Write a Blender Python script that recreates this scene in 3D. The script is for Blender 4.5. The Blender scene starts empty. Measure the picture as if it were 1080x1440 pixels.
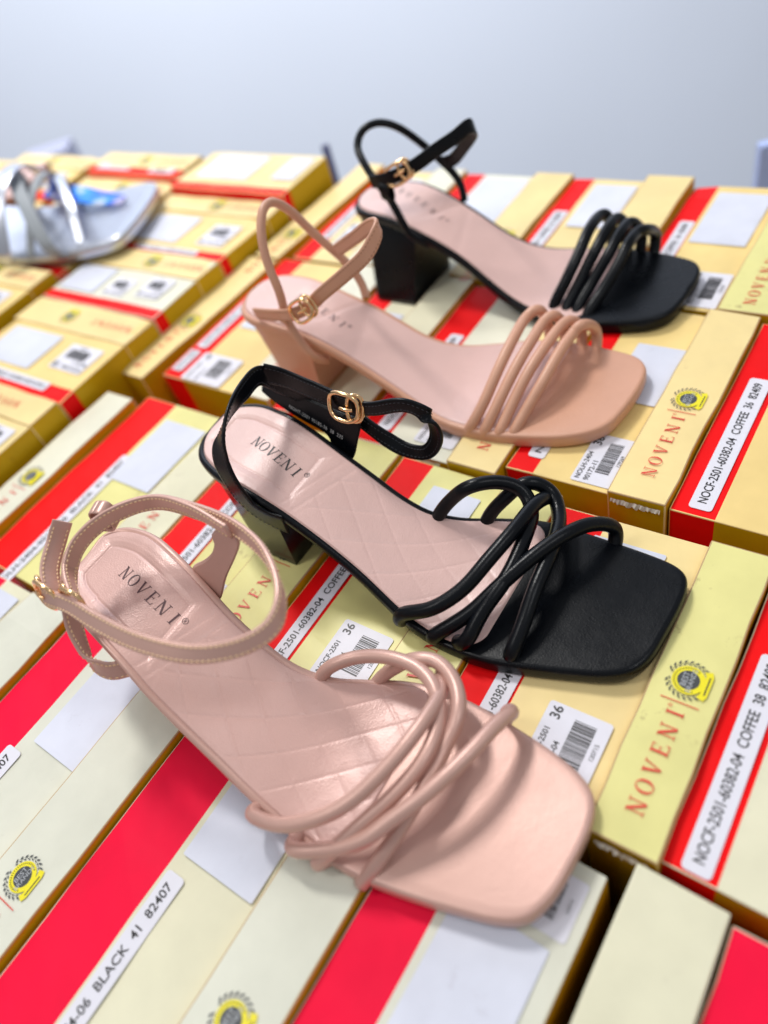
import bpy, bmesh, math, random
from mathutils import Vector, Matrix
random.seed(7)
S = bpy.context.scene
COL = S.collection

# ------------------------------------------------------------------ camera
CAM_POS = Vector((0.0, 0.0, 0.30))
cam_d = bpy.data.cameras.new('camera')
cam = bpy.data.objects.new('camera', cam_d)
COL.objects.link(cam)
right = Vector((0.53415351, -0.80854117, -0.24686274))
up = Vector((0.71243538, 0.27332936, 0.64631795))
back = Vector((-0.45509984, -0.52110675, 0.72203317))
M = Matrix((right, up, back)).transposed().to_4x4()
M.translation = CAM_POS
cam.matrix_world = M
cam_d.sensor_fit = 'VERTICAL'
cam_d.sensor_height = 36.0
cam_d.lens = 26.5
cam_d.clip_start = 0.01
cam_d.clip_end = 50.0
cam_d.dof.use_dof = True
cam_d.dof.focus_distance = 0.355
cam_d.dof.aperture_fstop = 3.6
S.camera = cam

# ------------------------------------------------------------------ light of the shop and an added wall fill
W = bpy.data.worlds.new('World')
S.world = W
W.use_nodes = True
bg = W.node_tree.nodes['Background']
bg.inputs['Color'].default_value = (0.93, 0.96, 1.0, 1)
bg.inputs['Strength'].default_value = 0.31

def lamp(name, loc, target, size, size_y, power, color=(1, 1, 1)):
    d = bpy.data.lights.new(name, 'AREA')
    d.shape = 'RECTANGLE'
    d.size = size
    d.size_y = size_y
    d.energy = power
    d.color = color
    o = bpy.data.objects.new(name, d)
    COL.objects.link(o)
    o.location = loc
    o.rotation_euler = (Vector(target) - Vector(loc)).to_track_quat('-Z', 'Y').to_euler()
    return o

lamp('ceiling_lamp_main', (0.75, 1.15, 1.7), (0.2, 0.2, 0), 0.22, 0.4, 19.5, (1.0, 0.98, 0.95))
lamp('ceiling_lamp_side', (-0.5, 0.9, 1.7), (0.2, 0.25, 0), 0.3, 0.9, 6, (1.0, 0.98, 0.96))
lamp('ceiling_lamp_front', (0.3, -0.7, 1.6), (0.25, 0.25, 0), 0.5, 0.5, 3.5, (0.97, 0.98, 1.0))
wall_fill = lamp('wall_fill_light', (0.8, 1.1, 2.2), (2.3, 1.7, 0.0), 0.9, 0.9, 25, (0.95, 0.97, 1.0))  # added fill to brighten the wall behind; its beam spares the boxes
wall_fill.data.spread = math.radians(105)

S.render.engine = 'CYCLES'
S.view_settings.view_transform = 'Standard'
S.view_settings.look = 'None'
S.view_settings.exposure = 0.3
S.view_settings.gamma = 1.0

# ------------------------------------------------------------------ materials
def new_mat(name):
    m = bpy.data.materials.new(name)
    m.use_nodes = True
    nt = m.node_tree
    return m, nt, nt.nodes['Principled BSDF']

def coords(nt, scale=1.0):
    tc = nt.nodes.new('ShaderNodeTexCoord')
    mp = nt.nodes.new('ShaderNodeMapping')
    mp.inputs['Scale'].default_value = (scale, scale, scale)
    oi = nt.nodes.new('ShaderNodeObjectInfo')
    sc = nt.nodes.new('ShaderNodeVectorMath')
    sc.operation = 'SCALE'
    cmb = nt.nodes.new('ShaderNodeCombineXYZ')
    nt.links.new(oi.outputs['Random'], cmb.inputs[0])
    nt.links.new(oi.outputs['Random'], cmb.inputs[1])
    nt.links.new(cmb.outputs[0], sc.inputs[0])
    sc.inputs['Scale'].default_value = 37.0
    add = nt.nodes.new('ShaderNodeVectorMath')
    add.operation = 'ADD'
    nt.links.new(tc.outputs['Object'], mp.inputs['Vector'])
    nt.links.new(mp.outputs['Vector'], add.inputs[0])
    nt.links.new(sc.outputs[0], add.inputs[1])
    return add.outputs[0]

def noise(nt, vec, scale, detail=4, rough=0.55):
    n = nt.nodes.new('ShaderNodeTexNoise')
    n.inputs['Scale'].default_value = scale
    n.inputs['Detail'].default_value = detail
    n.inputs['Roughness'].default_value = rough
    nt.links.new(vec, n.inputs['Vector'])
    return n.outputs['Fac']

def ramp(nt, fac, stops):
    r = nt.nodes.new('ShaderNodeValToRGB')
    e = r.color_ramp.elements
    while len(e) < len(stops):
        e.new(0.5)
    for k, (p, c) in enumerate(stops):
        e[k].position = p
        e[k].color = tuple(c) + (1,) if len(c) == 3 else c
    nt.links.new(fac, r.inputs['Fac'])
    return r.outputs['Color']

def mulc(c, f):
    return tuple(min(1.0, a * f) for a in c)

def bump(nt, b, height, strength, dist):
    n = nt.nodes.new('ShaderNodeBump')
    n.inputs['Strength'].default_value = strength
    n.inputs['Distance'].default_value = dist
    nt.links.new(height, n.inputs['Height'])
    nt.links.new(n.outputs['Normal'], b.inputs['Normal'])
    return n

def leather(name, col, rough=0.4, coat=0.25, grain=0.25, metal=0.0, vary=0.12, gscale=1400, spec=0.45):
    m, nt, b = new_mat(name)
    v = coords(nt)
    n1 = noise(nt, v, 28, 5)
    c = ramp(nt, n1, [(0.3, mulc(col, 1 - vary)), (0.7, mulc(col, 1 + vary * 0.6))])
    nt.links.new(c, b.inputs['Base Color'])
    b.inputs['Roughness'].default_value = rough
    n3 = noise(nt, v, 60, 4)
    rr = nt.nodes.new('ShaderNodeMapRange')
    rr.inputs['To Min'].default_value = rough - 0.09
    rr.inputs['To Max'].default_value = rough + 0.09
    nt.links.new(n3, rr.inputs['Value'])
    nt.links.new(rr.outputs[0], b.inputs['Roughness'])
    b.inputs['Specular IOR Level'].default_value = spec
    b.inputs['Metallic'].default_value = metal
    b.inputs['Coat Weight'].default_value = coat
    b.inputs['Coat Roughness'].default_value = 0.28
    vo = nt.nodes.new('ShaderNodeTexVoronoi')
    vo.inputs['Scale'].default_value = gscale
    nt.links.new(v, vo.inputs['Vector'])
    n2 = noise(nt, v, 150, 5, 0.65)
    ad = nt.nodes.new('ShaderNodeMath')
    ad.operation = 'MULTIPLY_ADD'
    nt.links.new(vo.outputs['Distance'], ad.inputs[0])
    ad.inputs[1].default_value = 0.35
    nt.links.new(n2, ad.inputs[2])
    bump(nt, b, ad.outputs[0], grain * 1.5, 0.0005)
    return m

def paper(name, col, rough=0.42, dirt=0.5, coat=0.05, vary=0.10):
    """Printed, varnished cardboard with faint mottling, scuffs and slight warping."""
    m, nt, b = new_mat(name)
    v = coords(nt)
    n1 = noise(nt, v, 22, 5)
    c1 = ramp(nt, n1, [(0.25, mulc(col, 1 - vary)), (0.75, mulc(col, 1 + vary))])
    # scuffs and small stains with a shape of their own
    n2 = noise(nt, v, 75, 8, 0.72)
    mask = ramp(nt, n2, [(0.60, (0, 0, 0)), (0.70, (1, 1, 1))])
    n4 = noise(nt, v, 9, 2)
    mask2 = ramp(nt, n4, [(0.5, (0, 0, 0)), (0.62, (1, 1, 1))])
    mm = nt.nodes.new('ShaderNodeMath')
    mm.operation = 'MULTIPLY'
    nt.links.new(mask, mm.inputs[0])
    nt.links.new(mask2, mm.inputs[1])
    m3 = nt.nodes.new('ShaderNodeMath')
    m3.operation = 'MULTIPLY'
    nt.links.new(mm.outputs[0], m3.inputs[0])
    m3.inputs[1].default_value = dirt
    mx = nt.nodes.new('ShaderNodeMixRGB')
    nt.links.new(m3.outputs[0], mx.inputs['Fac'])
    nt.links.new(c1, mx.inputs['Color1'])
    mx.inputs['Color2'].default_value = (col[0] * 0.55, col[1] * 0.48, col[2] * 0.5, 1)
    nt.links.new(mx.outputs[0], b.inputs['Base Color'])
    b.inputs['Roughness'].default_value = rough
    b.inputs['Coat Weight'].default_value = coat
    b.inputs['Coat Roughness'].default_value = 0.25
    b.inputs['Specular IOR Level'].default_value = 0.15
    n5 = noise(nt, v, 14, 3)
    n6 = noise(nt, v, 240, 2)
    ad = nt.nodes.new('ShaderNodeMath')
    ad.operation = 'MULTIPLY_ADD'
    nt.links.new(n6, ad.inputs[0])
    ad.inputs[1].default_value = 0.02
    nt.links.new(n5, ad.inputs[2])
    bump(nt, b, ad.outputs[0], 0.8, 0.0035)
    return m

def plain(name, col, rough=0.5, metal=0.0, coat=0.0):
    m, nt, b = new_mat(name)
    v = coords(nt)
    n1 = noise(nt, v, 40, 4)
    c = ramp(nt, n1, [(0.3, mulc(col, 0.93)), (0.7, mulc(col, 1.05))])
    nt.links.new(c, b.inputs['Base Color'])
    b.inputs['Roughness'].default_value = rough
    b.inputs['Metallic'].default_value = metal
    b.inputs['Coat Weight'].default_value = coat
    return m

def reflection_tint(name):
    m, nt, b = new_mat(name)
    v = coords(nt)
    n1 = noise(nt, v, 38, 3)
    c = ramp(nt, n1, [(0.36, (0.55, 0.50, 0.72)), (0.46, (0.01, 0.10, 0.80)), (0.60, (0.02, 0.35, 0.80)), (0.70, (0.60, 0.66, 0.80))])  # blue and lilac reflections put into the base colour
    nt.links.new(c, b.inputs['Base Color'])
    b.inputs['Roughness'].default_value = 0.25
    b.inputs['Metallic'].default_value = 0.4
    return m

def paint(name, col, rough):
    m, nt, b = new_mat(name)
    v = coords(nt)
    n1 = noise(nt, v, 1.2, 2)
    c = ramp(nt, n1, [(0.3, mulc(col, 0.97)), (0.7, mulc(col, 1.02))])
    nt.links.new(c, b.inputs['Base Color'])
    b.inputs['Roughness'].default_value = rough
    return m

MAT = dict(
    black=leather('black_leather', (0.0025, 0.0035, 0.0055), 0.29, 0.0, 0.12, vary=0.1, spec=0.2),
    black_heel=plain('glossy_black_heel', (0.006, 0.006, 0.007), 0.24, coat=0.15),
    rose=leather('rose_leather', (0.60, 0.365, 0.305), 0.36, 0.12, 0.09, metal=0.22, vary=0.06),
    tan=leather('tan_leather', (0.64, 0.335, 0.22), 0.44, 0.15, 0.3, vary=0.07),
    insole=leather('pink_insole', (0.75, 0.50, 0.455), 0.36, 0.2, 0.3, vary=0.05),
    insole_rose=leather('pink_insole_pearl', (0.66, 0.41, 0.36), 0.36, 0.2, 0.25, metal=0.08, vary=0.05),
    gold=plain('gold_buckle', (0.95, 0.62, 0.33), 0.16, 1.0),
    ink=plain('black_ink', (0.02, 0.018, 0.02), 0.45),
    ink_brown=plain('brown_ink', (0.10, 0.045, 0.05), 0.4),
    ink_white=plain('white_ink', (0.62, 0.62, 0.62), 0.5),
    ink_red=plain('red_ink', (0.75, 0.05, 0.03), 0.45),
    thread_rose=plain('sand_thread', (0.85, 0.60, 0.36), 0.7),
    thread_tan=plain('tan_thread', (0.45, 0.22, 0.13), 0.7),
    thread_black=plain('black_thread', (0.03, 0.035, 0.045), 0.6),
    red=paper('red_print', (0.88, 0.002, 0.004), 0.55, 0.3, 0.0),
    red_near=paper('red_print_glare', (0.90, 0.002, 0.045), 0.55, 0.2, 0.0),  # copy of the box red, cool glare put into the colour
    cream=paper('yellow_print_glare', (0.75, 0.72, 0.53), 0.42, 0.5),  # paler copy of the box yellow, glare put into the colour
    cream_pale=paper('yellow_print_strong_glare', (0.71, 0.71, 0.60), 0.42, 0.4),  # palest copy of the box yellow, bleached by painted-in glare
    lemon=paper('lemon_print', (0.77, 0.72, 0.30), 0.42, 1.0, 0.12),
    yellow=paper('warm_yellow_print', (0.86, 0.65, 0.27), 0.40, 0.5),
    yellow_light=paper('light_yellow_print', (0.87, 0.69, 0.33), 0.40, 0.4),
    whitebox=paper('offwhite_print', (0.78, 0.765, 0.62), 0.42, 0.5),
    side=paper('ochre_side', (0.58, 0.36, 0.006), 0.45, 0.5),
    kraft=plain('worn_kraft_edge', (0.50, 0.34, 0.17), 0.8),
    sticker=paper('lilac_white_sticker', (0.68, 0.70, 0.80), 0.36, 0.3, 0.2, 0.10),
    label=paper('white_label', (0.76, 0.75, 0.82), 0.4, 0.15, 0.05, 0.03),
    emb_yellow=plain('emblem_yellow', (0.86, 0.75, 0.01), 0.4),
    emb_black=plain('emblem_black', (0.05, 0.055, 0.06), 0.4),
    emb_grey=plain('emblem_grey', (0.45, 0.47, 0.50), 0.5),
    wall=paint('grey_wall_paint', (0.79, 0.85, 0.98), 0.8),
    silver=plain('silver_foil', (0.55, 0.58, 0.66), 0.30, 0.8),
    lining=plain('grey_lining', (0.28, 0.31, 0.34), 0.5),
    blue=reflection_tint('blue_reflections'),
    paleblue=plain('pale_blue_panel', (0.42, 0.52, 0.85), 0.6),
    torn=plain('torn_paper', (0.62, 0.57, 0.50), 0.9),
    brown=plain('brown_leather', (0.20, 0.07, 0.03), 0.4),
    navy=plain('navy_metal', (0.03, 0.035, 0.12), 0.5),
    lilac=plain('grey_lilac', (0.40, 0.42, 0.56), 0.7),
    rubber=plain('dark_rubber', (0.02, 0.02, 0.02), 0.5),
    rubber_tan=plain('tan_rubber', (0.42, 0.22, 0.10), 0.5),
)

# ------------------------------------------------------------------ object helpers
def link(name, me, parent=None, loc=None):
    o = bpy.data.objects.new(name, me)
    COL.objects.link(o)
    if parent is not None:
        o.parent = parent
    if loc is not None:
        o.location = loc
    return o

def empty(name, loc, rz=0.0, label=None, cat=None, group=None):
    o = bpy.data.objects.new(name, None)
    COL.objects.link(o)
    o.empty_display_size = 0.02
    o.location = loc
    o.rotation_euler = (0, 0, rz)
    if label: o['label'] = label
    if cat: o['category'] = cat
    if group: o['group'] = group
    return o

def mesh(name, verts, faces, mats, fmat=None, smooth=True):
    me = bpy.data.meshes.new(name)
    me.from_pydata([tuple(v) for v in verts], [], faces)
    if not isinstance(mats, (list, tuple)):
        mats = [mats]
    for m in mats:
        me.materials.append(m)
    if fmat:
        for p, k in zip(me.polygons, fmat):
            p.material_index = k
    for p in me.polygons:
        p.use_smooth = smooth
    me.update()
    return me

def fix_normals(me):
    b = bmesh.new()
    b.from_mesh(me)
    bmesh.ops.recalc_face_normals(b, faces=b.faces)
    b.to_mesh(me)
    b.free()
    return me

def catmull(pts, per=10, closed=False):
    P = [Vector(p) for p in pts]
    n = len(P)
    out = []
    segs = n if closed else n - 1
    for i in range(segs):
        if closed:
            p0, p1, p2, p3 = P[(i - 1) % n], P[i], P[(i + 1) % n], P[(i + 2) % n]
        else:
            p1, p2 = P[i], P[i + 1]
            p0 = P[i - 1] if i > 0 else p1 * 2 - p2
            p3 = P[i + 2] if i + 2 < n else p2 * 2 - p1
        # centripetal parametrisation
        t0 = 0.0
        t1 = t0 + max(1e-6, (p1 - p0).length) ** 0.5
        t2 = t1 + max(1e-6, (p2 - p1).length) ** 0.5
        t3 = t2 + max(1e-6, (p3 - p2).length) ** 0.5
        for k in range(per):
            t = t1 + (t2 - t1) * k / per
            a1 = p0 * ((t1 - t) / (t1 - t0)) + p1 * ((t - t0) / (t1 - t0))
            a2 = p1 * ((t2 - t) / (t2 - t1)) + p2 * ((t - t1) / (t2 - t1))
            a3 = p2 * ((t3 - t) / (t3 - t2)) + p3 * ((t - t2) / (t3 - t2))
            b1 = a1 * ((t2 - t) / (t2 - t0)) + a2 * ((t - t0) / (t2 - t0))
            b2 = a2 * ((t3 - t) / (t3 - t1)) + a3 * ((t - t1) / (t3 - t1))
            out.append(b1 * ((t2 - t) / (t2 - t1)) + b2 * ((t - t1) / (t2 - t1)))
    if not closed:
        out.append(P[-1].copy())
    return out

def resample(pts, n, closed=False):
    P = list(pts)
    if closed:
        P = P + [P[0]]
    L = [0.0]
    for a, b in zip(P, P[1:]):
        L.append(L[-1] + (b - a).length)
    out = []
    j = 0
    cnt = n if closed else n - 1
    for k in range(n):
        s = L[-1] * k / cnt
        while j < len(L) - 2 and L[j + 1] < s:
            j += 1
        d = L[j + 1] - L[j]
        f = 0 if d < 1e-12 else (s - L[j]) / d
        out.append(P[j].lerp(P[j + 1], min(1, max(0, f))))
    return out

def smooth_line(P, it, closed=False):
    P = [p.copy() for p in P]
    for _ in range(it):
        Q = [p.copy() for p in P]
        n = len(P)
        for i in range(n):
            if not closed and (i == 0 or i == n - 1):
                continue
            Q[i] = P[i] * 0.5 + (P[(i - 1) % n] + P[(i + 1) % n]) * 0.25
        P = Q
    return P

def tube_mesh(name, path, r, mat, sides=20, closed=False, r_end=None):
    """Round cord swept along a path (list of Vectors)."""
    n = len(path)
    V, Fc = [], []
    T = []
    for i in range(n):
        a = path[(i - 1) % n] if (closed or i > 0) else path[i]
        b = path[(i + 1) % n] if (closed or i < n - 1) else path[i]
        T.append((b - a).normalized())
    N = T[0].orthogonal().normalized()
    for i in range(n):
        N = (N - T[i] * N.dot(T[i])).normalized()
        B = T[i].cross(N)
        rr = r(i / (n - 1)) if callable(r) else r
        for k in range(sides):
            a = 2 * math.pi * k / sides
            V.append(path[i] + (N * math.cos(a) + B * math.sin(a)) * rr)
    m = n if closed else n - 1
    for i in range(m):
        for k in range(sides):
            a = i * sides + k
            b = i * sides + (k + 1) % sides
            c = ((i + 1) % n) * sides + (k + 1) % sides
            d = ((i + 1) % n) * sides + k
            Fc.append((a, b, c, d))
    if not closed:
        Fc.append(tuple(range(sides))[::-1])
        Fc.append(tuple((n - 1) * sides + k for k in range(sides)))
    return fix_normals(mesh(name, V, Fc, mat))

def ribbon_frames(path, wdirs):
    n = len(path)
    m = len(wdirs)
    fr = []
    for i in range(n):
        a = path[max(0, i - 1)]
        b = path[min(n - 1, i + 1)]
        t = (b - a).normalized()
        f = i / (n - 1) * (m - 1)
        j = min(m - 2, int(f)) if m > 1 else 0
        w = Vector(wdirs[j]).lerp(Vector(wdirs[j + 1]), f - j) if m > 1 else Vector(wdirs[0])
        w = (w - t * w.dot(t)).normalized()
        fr.append((path[i], t, w, w.cross(t).normalized()))
    return fr

def ribbon_mesh(name, fr, width, thick, mat, closed=False):
    V, Fc = [], []
    sides = 20
    n = len(fr)
    for i, (p, t, w, nn) in enumerate(fr):
        wd = width(i / (n - 1)) if callable(width) else width
        for k in range(sides):
            a = 2 * math.pi * (k + 0.5) / sides
            c, s = math.cos(a), math.sin(a)
            x = math.copysign(abs(c) ** 0.35, c) * wd / 2
            y = math.copysign(abs(s) ** 0.6, s) * thick / 2
            V.append(p + w * x + nn * y)
    for i in range(n if closed else n - 1):
        for k in range(sides):
            q = ((i + 1) % n) * sides
            Fc.append((i * sides + k, i * sides + (k + 1) % sides, q + (k + 1) % sides, q + k))
    if not closed:
        Fc.append(tuple(range(sides))[::-1])
        Fc.append(tuple((n - 1) * sides + k for k in range(sides)))
    return fix_normals(mesh(name, V, Fc, mat))

def stitch_mesh(name, fr, width, thick, mat, inset=0.0015, pitch=0.0021, faces=(1, -1), edges=(1, -1), r=0.00036):
    """Short raised stitches along both edges of a ribbon."""
    V, Fc = [], []
    n = len(fr)
    L = [0.0]
    for a, b in zip(fr, fr[1:]):
        L.append(L[-1] + (b[0] - a[0]).length)
    s = pitch * 0.8
    j = 0
    while s < L[-1] - pitch:
        while L[j + 1] < s:
            j += 1
        p, t, w, nn = fr[j]
        p = p.lerp(fr[j + 1][0], (s - L[j]) / max(1e-9, L[j + 1] - L[j]))
        wd = width(j / (n - 1)) if callable(width) else width
        for e in edges:
            for f in faces:
                c = p + w * (e * (wd / 2 - inset)) + nn * (f * (thick / 2 + 0.00001))
                b0 = len(V)
                h = pitch * 0.33
                for q, sc in ((-h, 0.3), (-h * 0.6, 1), (h * 0.6, 1), (h, 0.3)):
                    for k in range(5):
                        a = 2 * math.pi * k / 5
                        V.append(c + t * q + w * (math.cos(a) * r * sc) + nn * (math.sin(a) * r * sc))
                for q in range(3):
                    for k in range(5):
                        Fc.append((b0 + q * 5 + k, b0 + q * 5 + (k + 1) % 5, b0 + q * 5 + 5 + (k + 1) % 5, b0 + q * 5 + 5 + k))
        s += pitch
    return fix_normals(mesh(name, V, Fc, mat))

# ------------------------------------------------------------------ lettering
_txt = {}
def text_mesh(s, size, mat, name='lettering', align='LEFT', space=1.0, bold=0.0, xscale=1.0):
    """Flat sans lettering in the XY plane, centred on its line."""
    key = (s, round(size, 5), mat.name, align, space, bold, xscale)
    if key in _txt:
        return _txt[key]
    cu = bpy.data.curves.new('t', 'FONT')
    cu.body = s
    cu.size = size
    cu.align_x = align
    cu.align_y = 'CENTER'
    cu.space_character = space
    cu.offset = bold
    cu.resolution_u = 3
    o = bpy.data.objects.new('t', cu)
    COL.objects.link(o)
    bpy.context.view_layer.update()
    me = bpy.data.meshes.new_from_object(o.evaluated_get(bpy.context.evaluated_depsgraph_get()))
    bpy.data.objects.remove(o)
    me.name = name
    me.materials.clear()
    me.materials.append(mat)
    if xscale != 1.0:
        for v in me.vertices:
            v.co.x *= xscale
    _txt[key] = me
    return me

def glyph(ch):
    """Serif capital as a list of polygons in a unit-high box; returns (polys, width)."""
    P = []
    def rect(x0, y0, x1, y1, nx=1, ny=6):
        for j in range(ny):
            a, b = y0 + (y1 - y0) * j / ny, y0 + (y1 - y0) * (j + 1) / ny
            P.append([(x0, a), (x1, a), (x1, b), (x0, b)])
    def quad(a, b, c, d, n=6):
        for j in range(n):
            f, g = j / n, (j + 1) / n
            l = lambda p, q, t: (p[0] + (q[0] - p[0]) * t, p[1] + (q[1] - p[1]) * t)
            P.append([l(a, d, f), l(b, c, f), l(b, c, g), l(a, d, g)])
    if ch == 'N':
        rect(0.13, 0, 0.19, 1); rect(0.74, 0, 0.80, 1)
        quad((0.64, 0), (0.80, 0), (0.24, 1), (0.06, 1))
        rect(0.0, 0.0, 0.32, 0.045, ny=1); rect(0.0, 0.955, 0.2, 1.0, ny=1); rect(0.61, 0.955, 0.93, 1.0, ny=1)
        return P, 0.93
    if ch == 'O':
        n = 28
        for k in range(n):
            a, b = 2 * math.pi * k / n, 2 * math.pi * (k + 1) / n
            f = lambda t, rx, ry: (0.43 + rx * math.cos(t), 0.5 + ry * math.sin(t))
            P.append([f(a, 0.43, 0.52), f(b, 0.43, 0.52), f(b, 0.28, 0.475), f(a, 0.28, 0.475)])
        return P, 0.86
    if ch == 'V':
        quad((0.36, 0.0), (0.48, 0.0), (0.26, 1), (0.08, 1))
        quad((0.40, 0.0), (0.47, 0.0), (0.80, 1), (0.73, 1))
        rect(0.0, 0.955, 0.34, 1.0, ny=1); rect(0.62, 0.955, 0.90, 1.0, ny=1)
        return P, 0.88
    if ch == 'E':
        rect(0.10, 0, 0.24, 1)
        rect(0.0, 0.0, 0.68, 0.05, ny=1); rect(0.0, 0.95, 0.64, 1.0, ny=1); rect(0.24, 0.49, 0.5, 0.54, ny=1)
        quad((0.62, 0.05), (0.68, 0.0), (0.72, 0.24), (0.69, 0.24), 2)
        quad((0.60, 0.78), (0.63, 0.78), (0.64, 1.0), (0.58, 0.95), 2)
        rect(0.47, 0.40, 0.50, 0.63, ny=1)
        return P, 0.72
    if ch == 'I':
        rect(0.10, 0, 0.24, 1)
        rect(0.0, 0.0, 0.34, 0.045, ny=1); rect(0.0, 0.955, 0.34, 1.0, ny=1)
        return P, 0.34

_ser = {}
def serif_mesh(word, h, pitch, mat, reg=True, slant=0.0):
    """Widely spaced serif word; glyph centres 'pitch' apart, starting at x=0; baseline centred on y=0."""
    key = (word, h, pitch, mat.name, reg)
    if key in _ser:
        return _ser[key]
    V, Fc = [], []
    for i, ch in enumerate(word):
        P, w = glyph(ch)
        for poly in P:
            b = len(V)
            for x, y in poly:
                V.append(((x - w / 2) * h + i * pitch + slant * (y - 0.5) * h, (y - 0.5) * h, 0))
            Fc.append(tuple(range(b, b + len(poly))))
    cx = (len(word) - 1) * pitch + h * (0.75 if reg is True else 0.42)
    if reg:
        cy, R = h * 0.42, h * (0.24 if reg is True else 0.13)
        n = 20
        for k in range(n):
            a, c = 2 * math.pi * k / n, 2 * math.pi * (k + 1) / n
            b = len(V)
            for t, r in ((a, R), (c, R), (c, R * 0.84), (a, R * 0.84)):
                V.append((cx + r * math.cos(t), cy + r * math.sin(t), 0))
            Fc.append((b, b + 1, b + 2, b + 3))
        # small R
        for poly in ([(-.3, -.5), (-.16, -.5), (-.16, .5), (-.3, .5)], [(-.16, .38), (.2, .38), (.28, .5), (-.16, .5)],
                     [(.18, .05), (.3, .05), (.3, .5), (.18, .5)], [(-.16, -.05), (.3, -.05), (.3, .07), (-.16, .07)],
                     [(.16, -.5), (.34, -.5), (.12, -.05), (0, -.05)]):
            b = len(V)
            for x, y in poly:
                V.append((cx + x * R * 1.1, cy + y * R * 1.1, 0))
            Fc.append((b, b + 1, b + 2, b + 3))
    me = mesh('lettering', V, Fc, mat, smooth=False)
    _ser[key] = me
    return me

_emb = {}
def emblem_mesh(r):
    """Round award emblem: black disc, yellow ring, laurel leaves, yellow ribbon."""
    if 'e' in _emb:
        return _emb['e']
    V, Fc, Mi = [], [], []
    def poly(pts, mi, z=0.0):
        b = len(V)
        V.extend([(x * r, y * r, z) for x, y in pts])
        Fc.append(tuple(range(b, b + len(pts))))
        Mi.append(mi)
    def disc(R, mi, z, n=32, r0=0.0):
        for k in range(n):
            a, c = 2 * math.pi * k / n, 2 * math.pi * (k + 1) / n
            if r0 == 0:
                poly([(0, 0), (R * math.cos(a), R * math.sin(a)), (R * math.cos(c), R * math.sin(c))], mi, z)
            else:
                poly([(r0 * math.cos(a), r0 * math.sin(a)), (R * math.cos(a), R * math.sin(a)),
                      (R * math.cos(c), R * math.sin(c)), (r0 * math.cos(c), r0 * math.sin(c))], mi, z)
    disc(0.68, 0, 0.0, r0=0.46)
    disc(0.46, 1, 0.00000)
    # ribbon on the lower side
    poly([(-0.72, -0.80), (-0.5, -0.90), (0.5, -0.90), (0.72, -0.80), (0.62, -0.50), (0.45, -0.60), (-0.45, -0.60), (-0.62, -0.50)], 0, 0.00003)
    poly([(-0.45, -0.80), (0.45, -0.80), (0.45, -0.74), (-0.45, -0.74)], 2, 0.00006)
    # lettering in the ring suggested by small marks, then two lines in the disc
    for k in range(26):
        a = math.radians(-30 + 240 * k / 25)
        c, s = math.cos(a), math.sin(a)
        poly([(c * .54 - s * .02, s * .54 + c * .02), (c * .54 + s * .02, s * .54 - c * .02),
              (c * .62 + s * .02, s * .62 - c * .02), (c * .62 - s * .02, s * .62 + c * .02)], 2, 0.00004)
    for side in (-1, 1):
        for k in range(9):
            a = math.radians(90 + side * (14 + 15.5 * k))
            for out in (0.0, 1.0):
                R0 = 0.77 + 0.12 * out
                aa = a + side * math.radians(5 * out)
                cx, cy = R0 * math.cos(aa), R0 * math.sin(aa)
                d = aa - side * math.radians(90) + side * math.radians(38 if out else -20) * -1
                dx, dy = math.cos(d), math.sin(d)
                l, w = 0.12, 0.045
                if out:
                    poly([(cx - dx * l, cy - dy * l), (cx - dy * w, cy + dx * w), (cx + dx * l, cy + dy * l), (cx + dy * w, cy - dx * w)], 1, 0.00002)
                else:
                    l = 0.10; w = 0.03
                    poly([(cx - dx * l, cy - dy * l), (cx - dy * w, cy + dx * w), (cx + dx * l, cy + dy * l), (cx + dy * w, cy - dx * w)], 1, 0.00001)
    for i, (s, y, sz) in enumerate((('BEST', 0.14, 0.34), ('BRANDS', -0.13, 0.30))):
        tm = text_mesh(s, sz, MAT['ink'], align='CENTER')
        b = len(V)
        for v in tm.vertices:
            V.append((v.co.x * r, (v.co.y + y) * r, 0.00006))
        for p in tm.polygons:
            Fc.append(tuple(b + q for q in p.vertices))
            Mi.append(3)
    me = mesh('emblem', V, Fc, [MAT['emb_yellow'], MAT['emb_black'], MAT['ink'], MAT['emb_grey']], Mi, smooth=False)
    _emb['e'] = me
    return me

def bars_mesh(w, h, seed, mat):
    rnd = random.Random(seed)
    V, Fc = [], []
    x = 0.0
    while x < w - 0.0002:
        bw = rnd.choice((0.00028, 0.00028, 0.0005, 0.00075))
        b = len(V)
        V += [(x, 0, 0), (x + bw, 0, 0), (x + bw, h, 0), (x, h, 0)]
        Fc.append((b, b + 1, b + 2, b + 3))
        x += bw + rnd.choice((0.00028, 0.0003, 0.0005))
    return mesh('barcode', V, Fc, mat, smooth=False)

def plate(name, w, h, t, mat, rad=0.0015):
    """Thin rounded sheet lying in XY, lower-left corner at the origin."""
    V, Fc = [], []
    pts = []
    for cx, cy, a0 in ((w - rad, rad, -90), (w - rad, h - rad, 0), (rad, h - rad, 90), (rad, rad, 180)):
        for k in range(5):
            a = math.radians(a0 + 22.5 * k)
            pts.append((cx + rad * math.cos(a), cy + rad * math.sin(a)))
    n = len(pts)
    V = [(x, y, 0) for x, y in pts] + [(x, y, t) for x, y in pts]
    Fc = [tuple(range(n, 2 * n)), tuple(range(n))[::-1]] + [(k, (k + 1) % n, n + (k + 1) % n, n + k) for k in range(n)]
    return mesh(name, V, Fc, mat, smooth=False)

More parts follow.
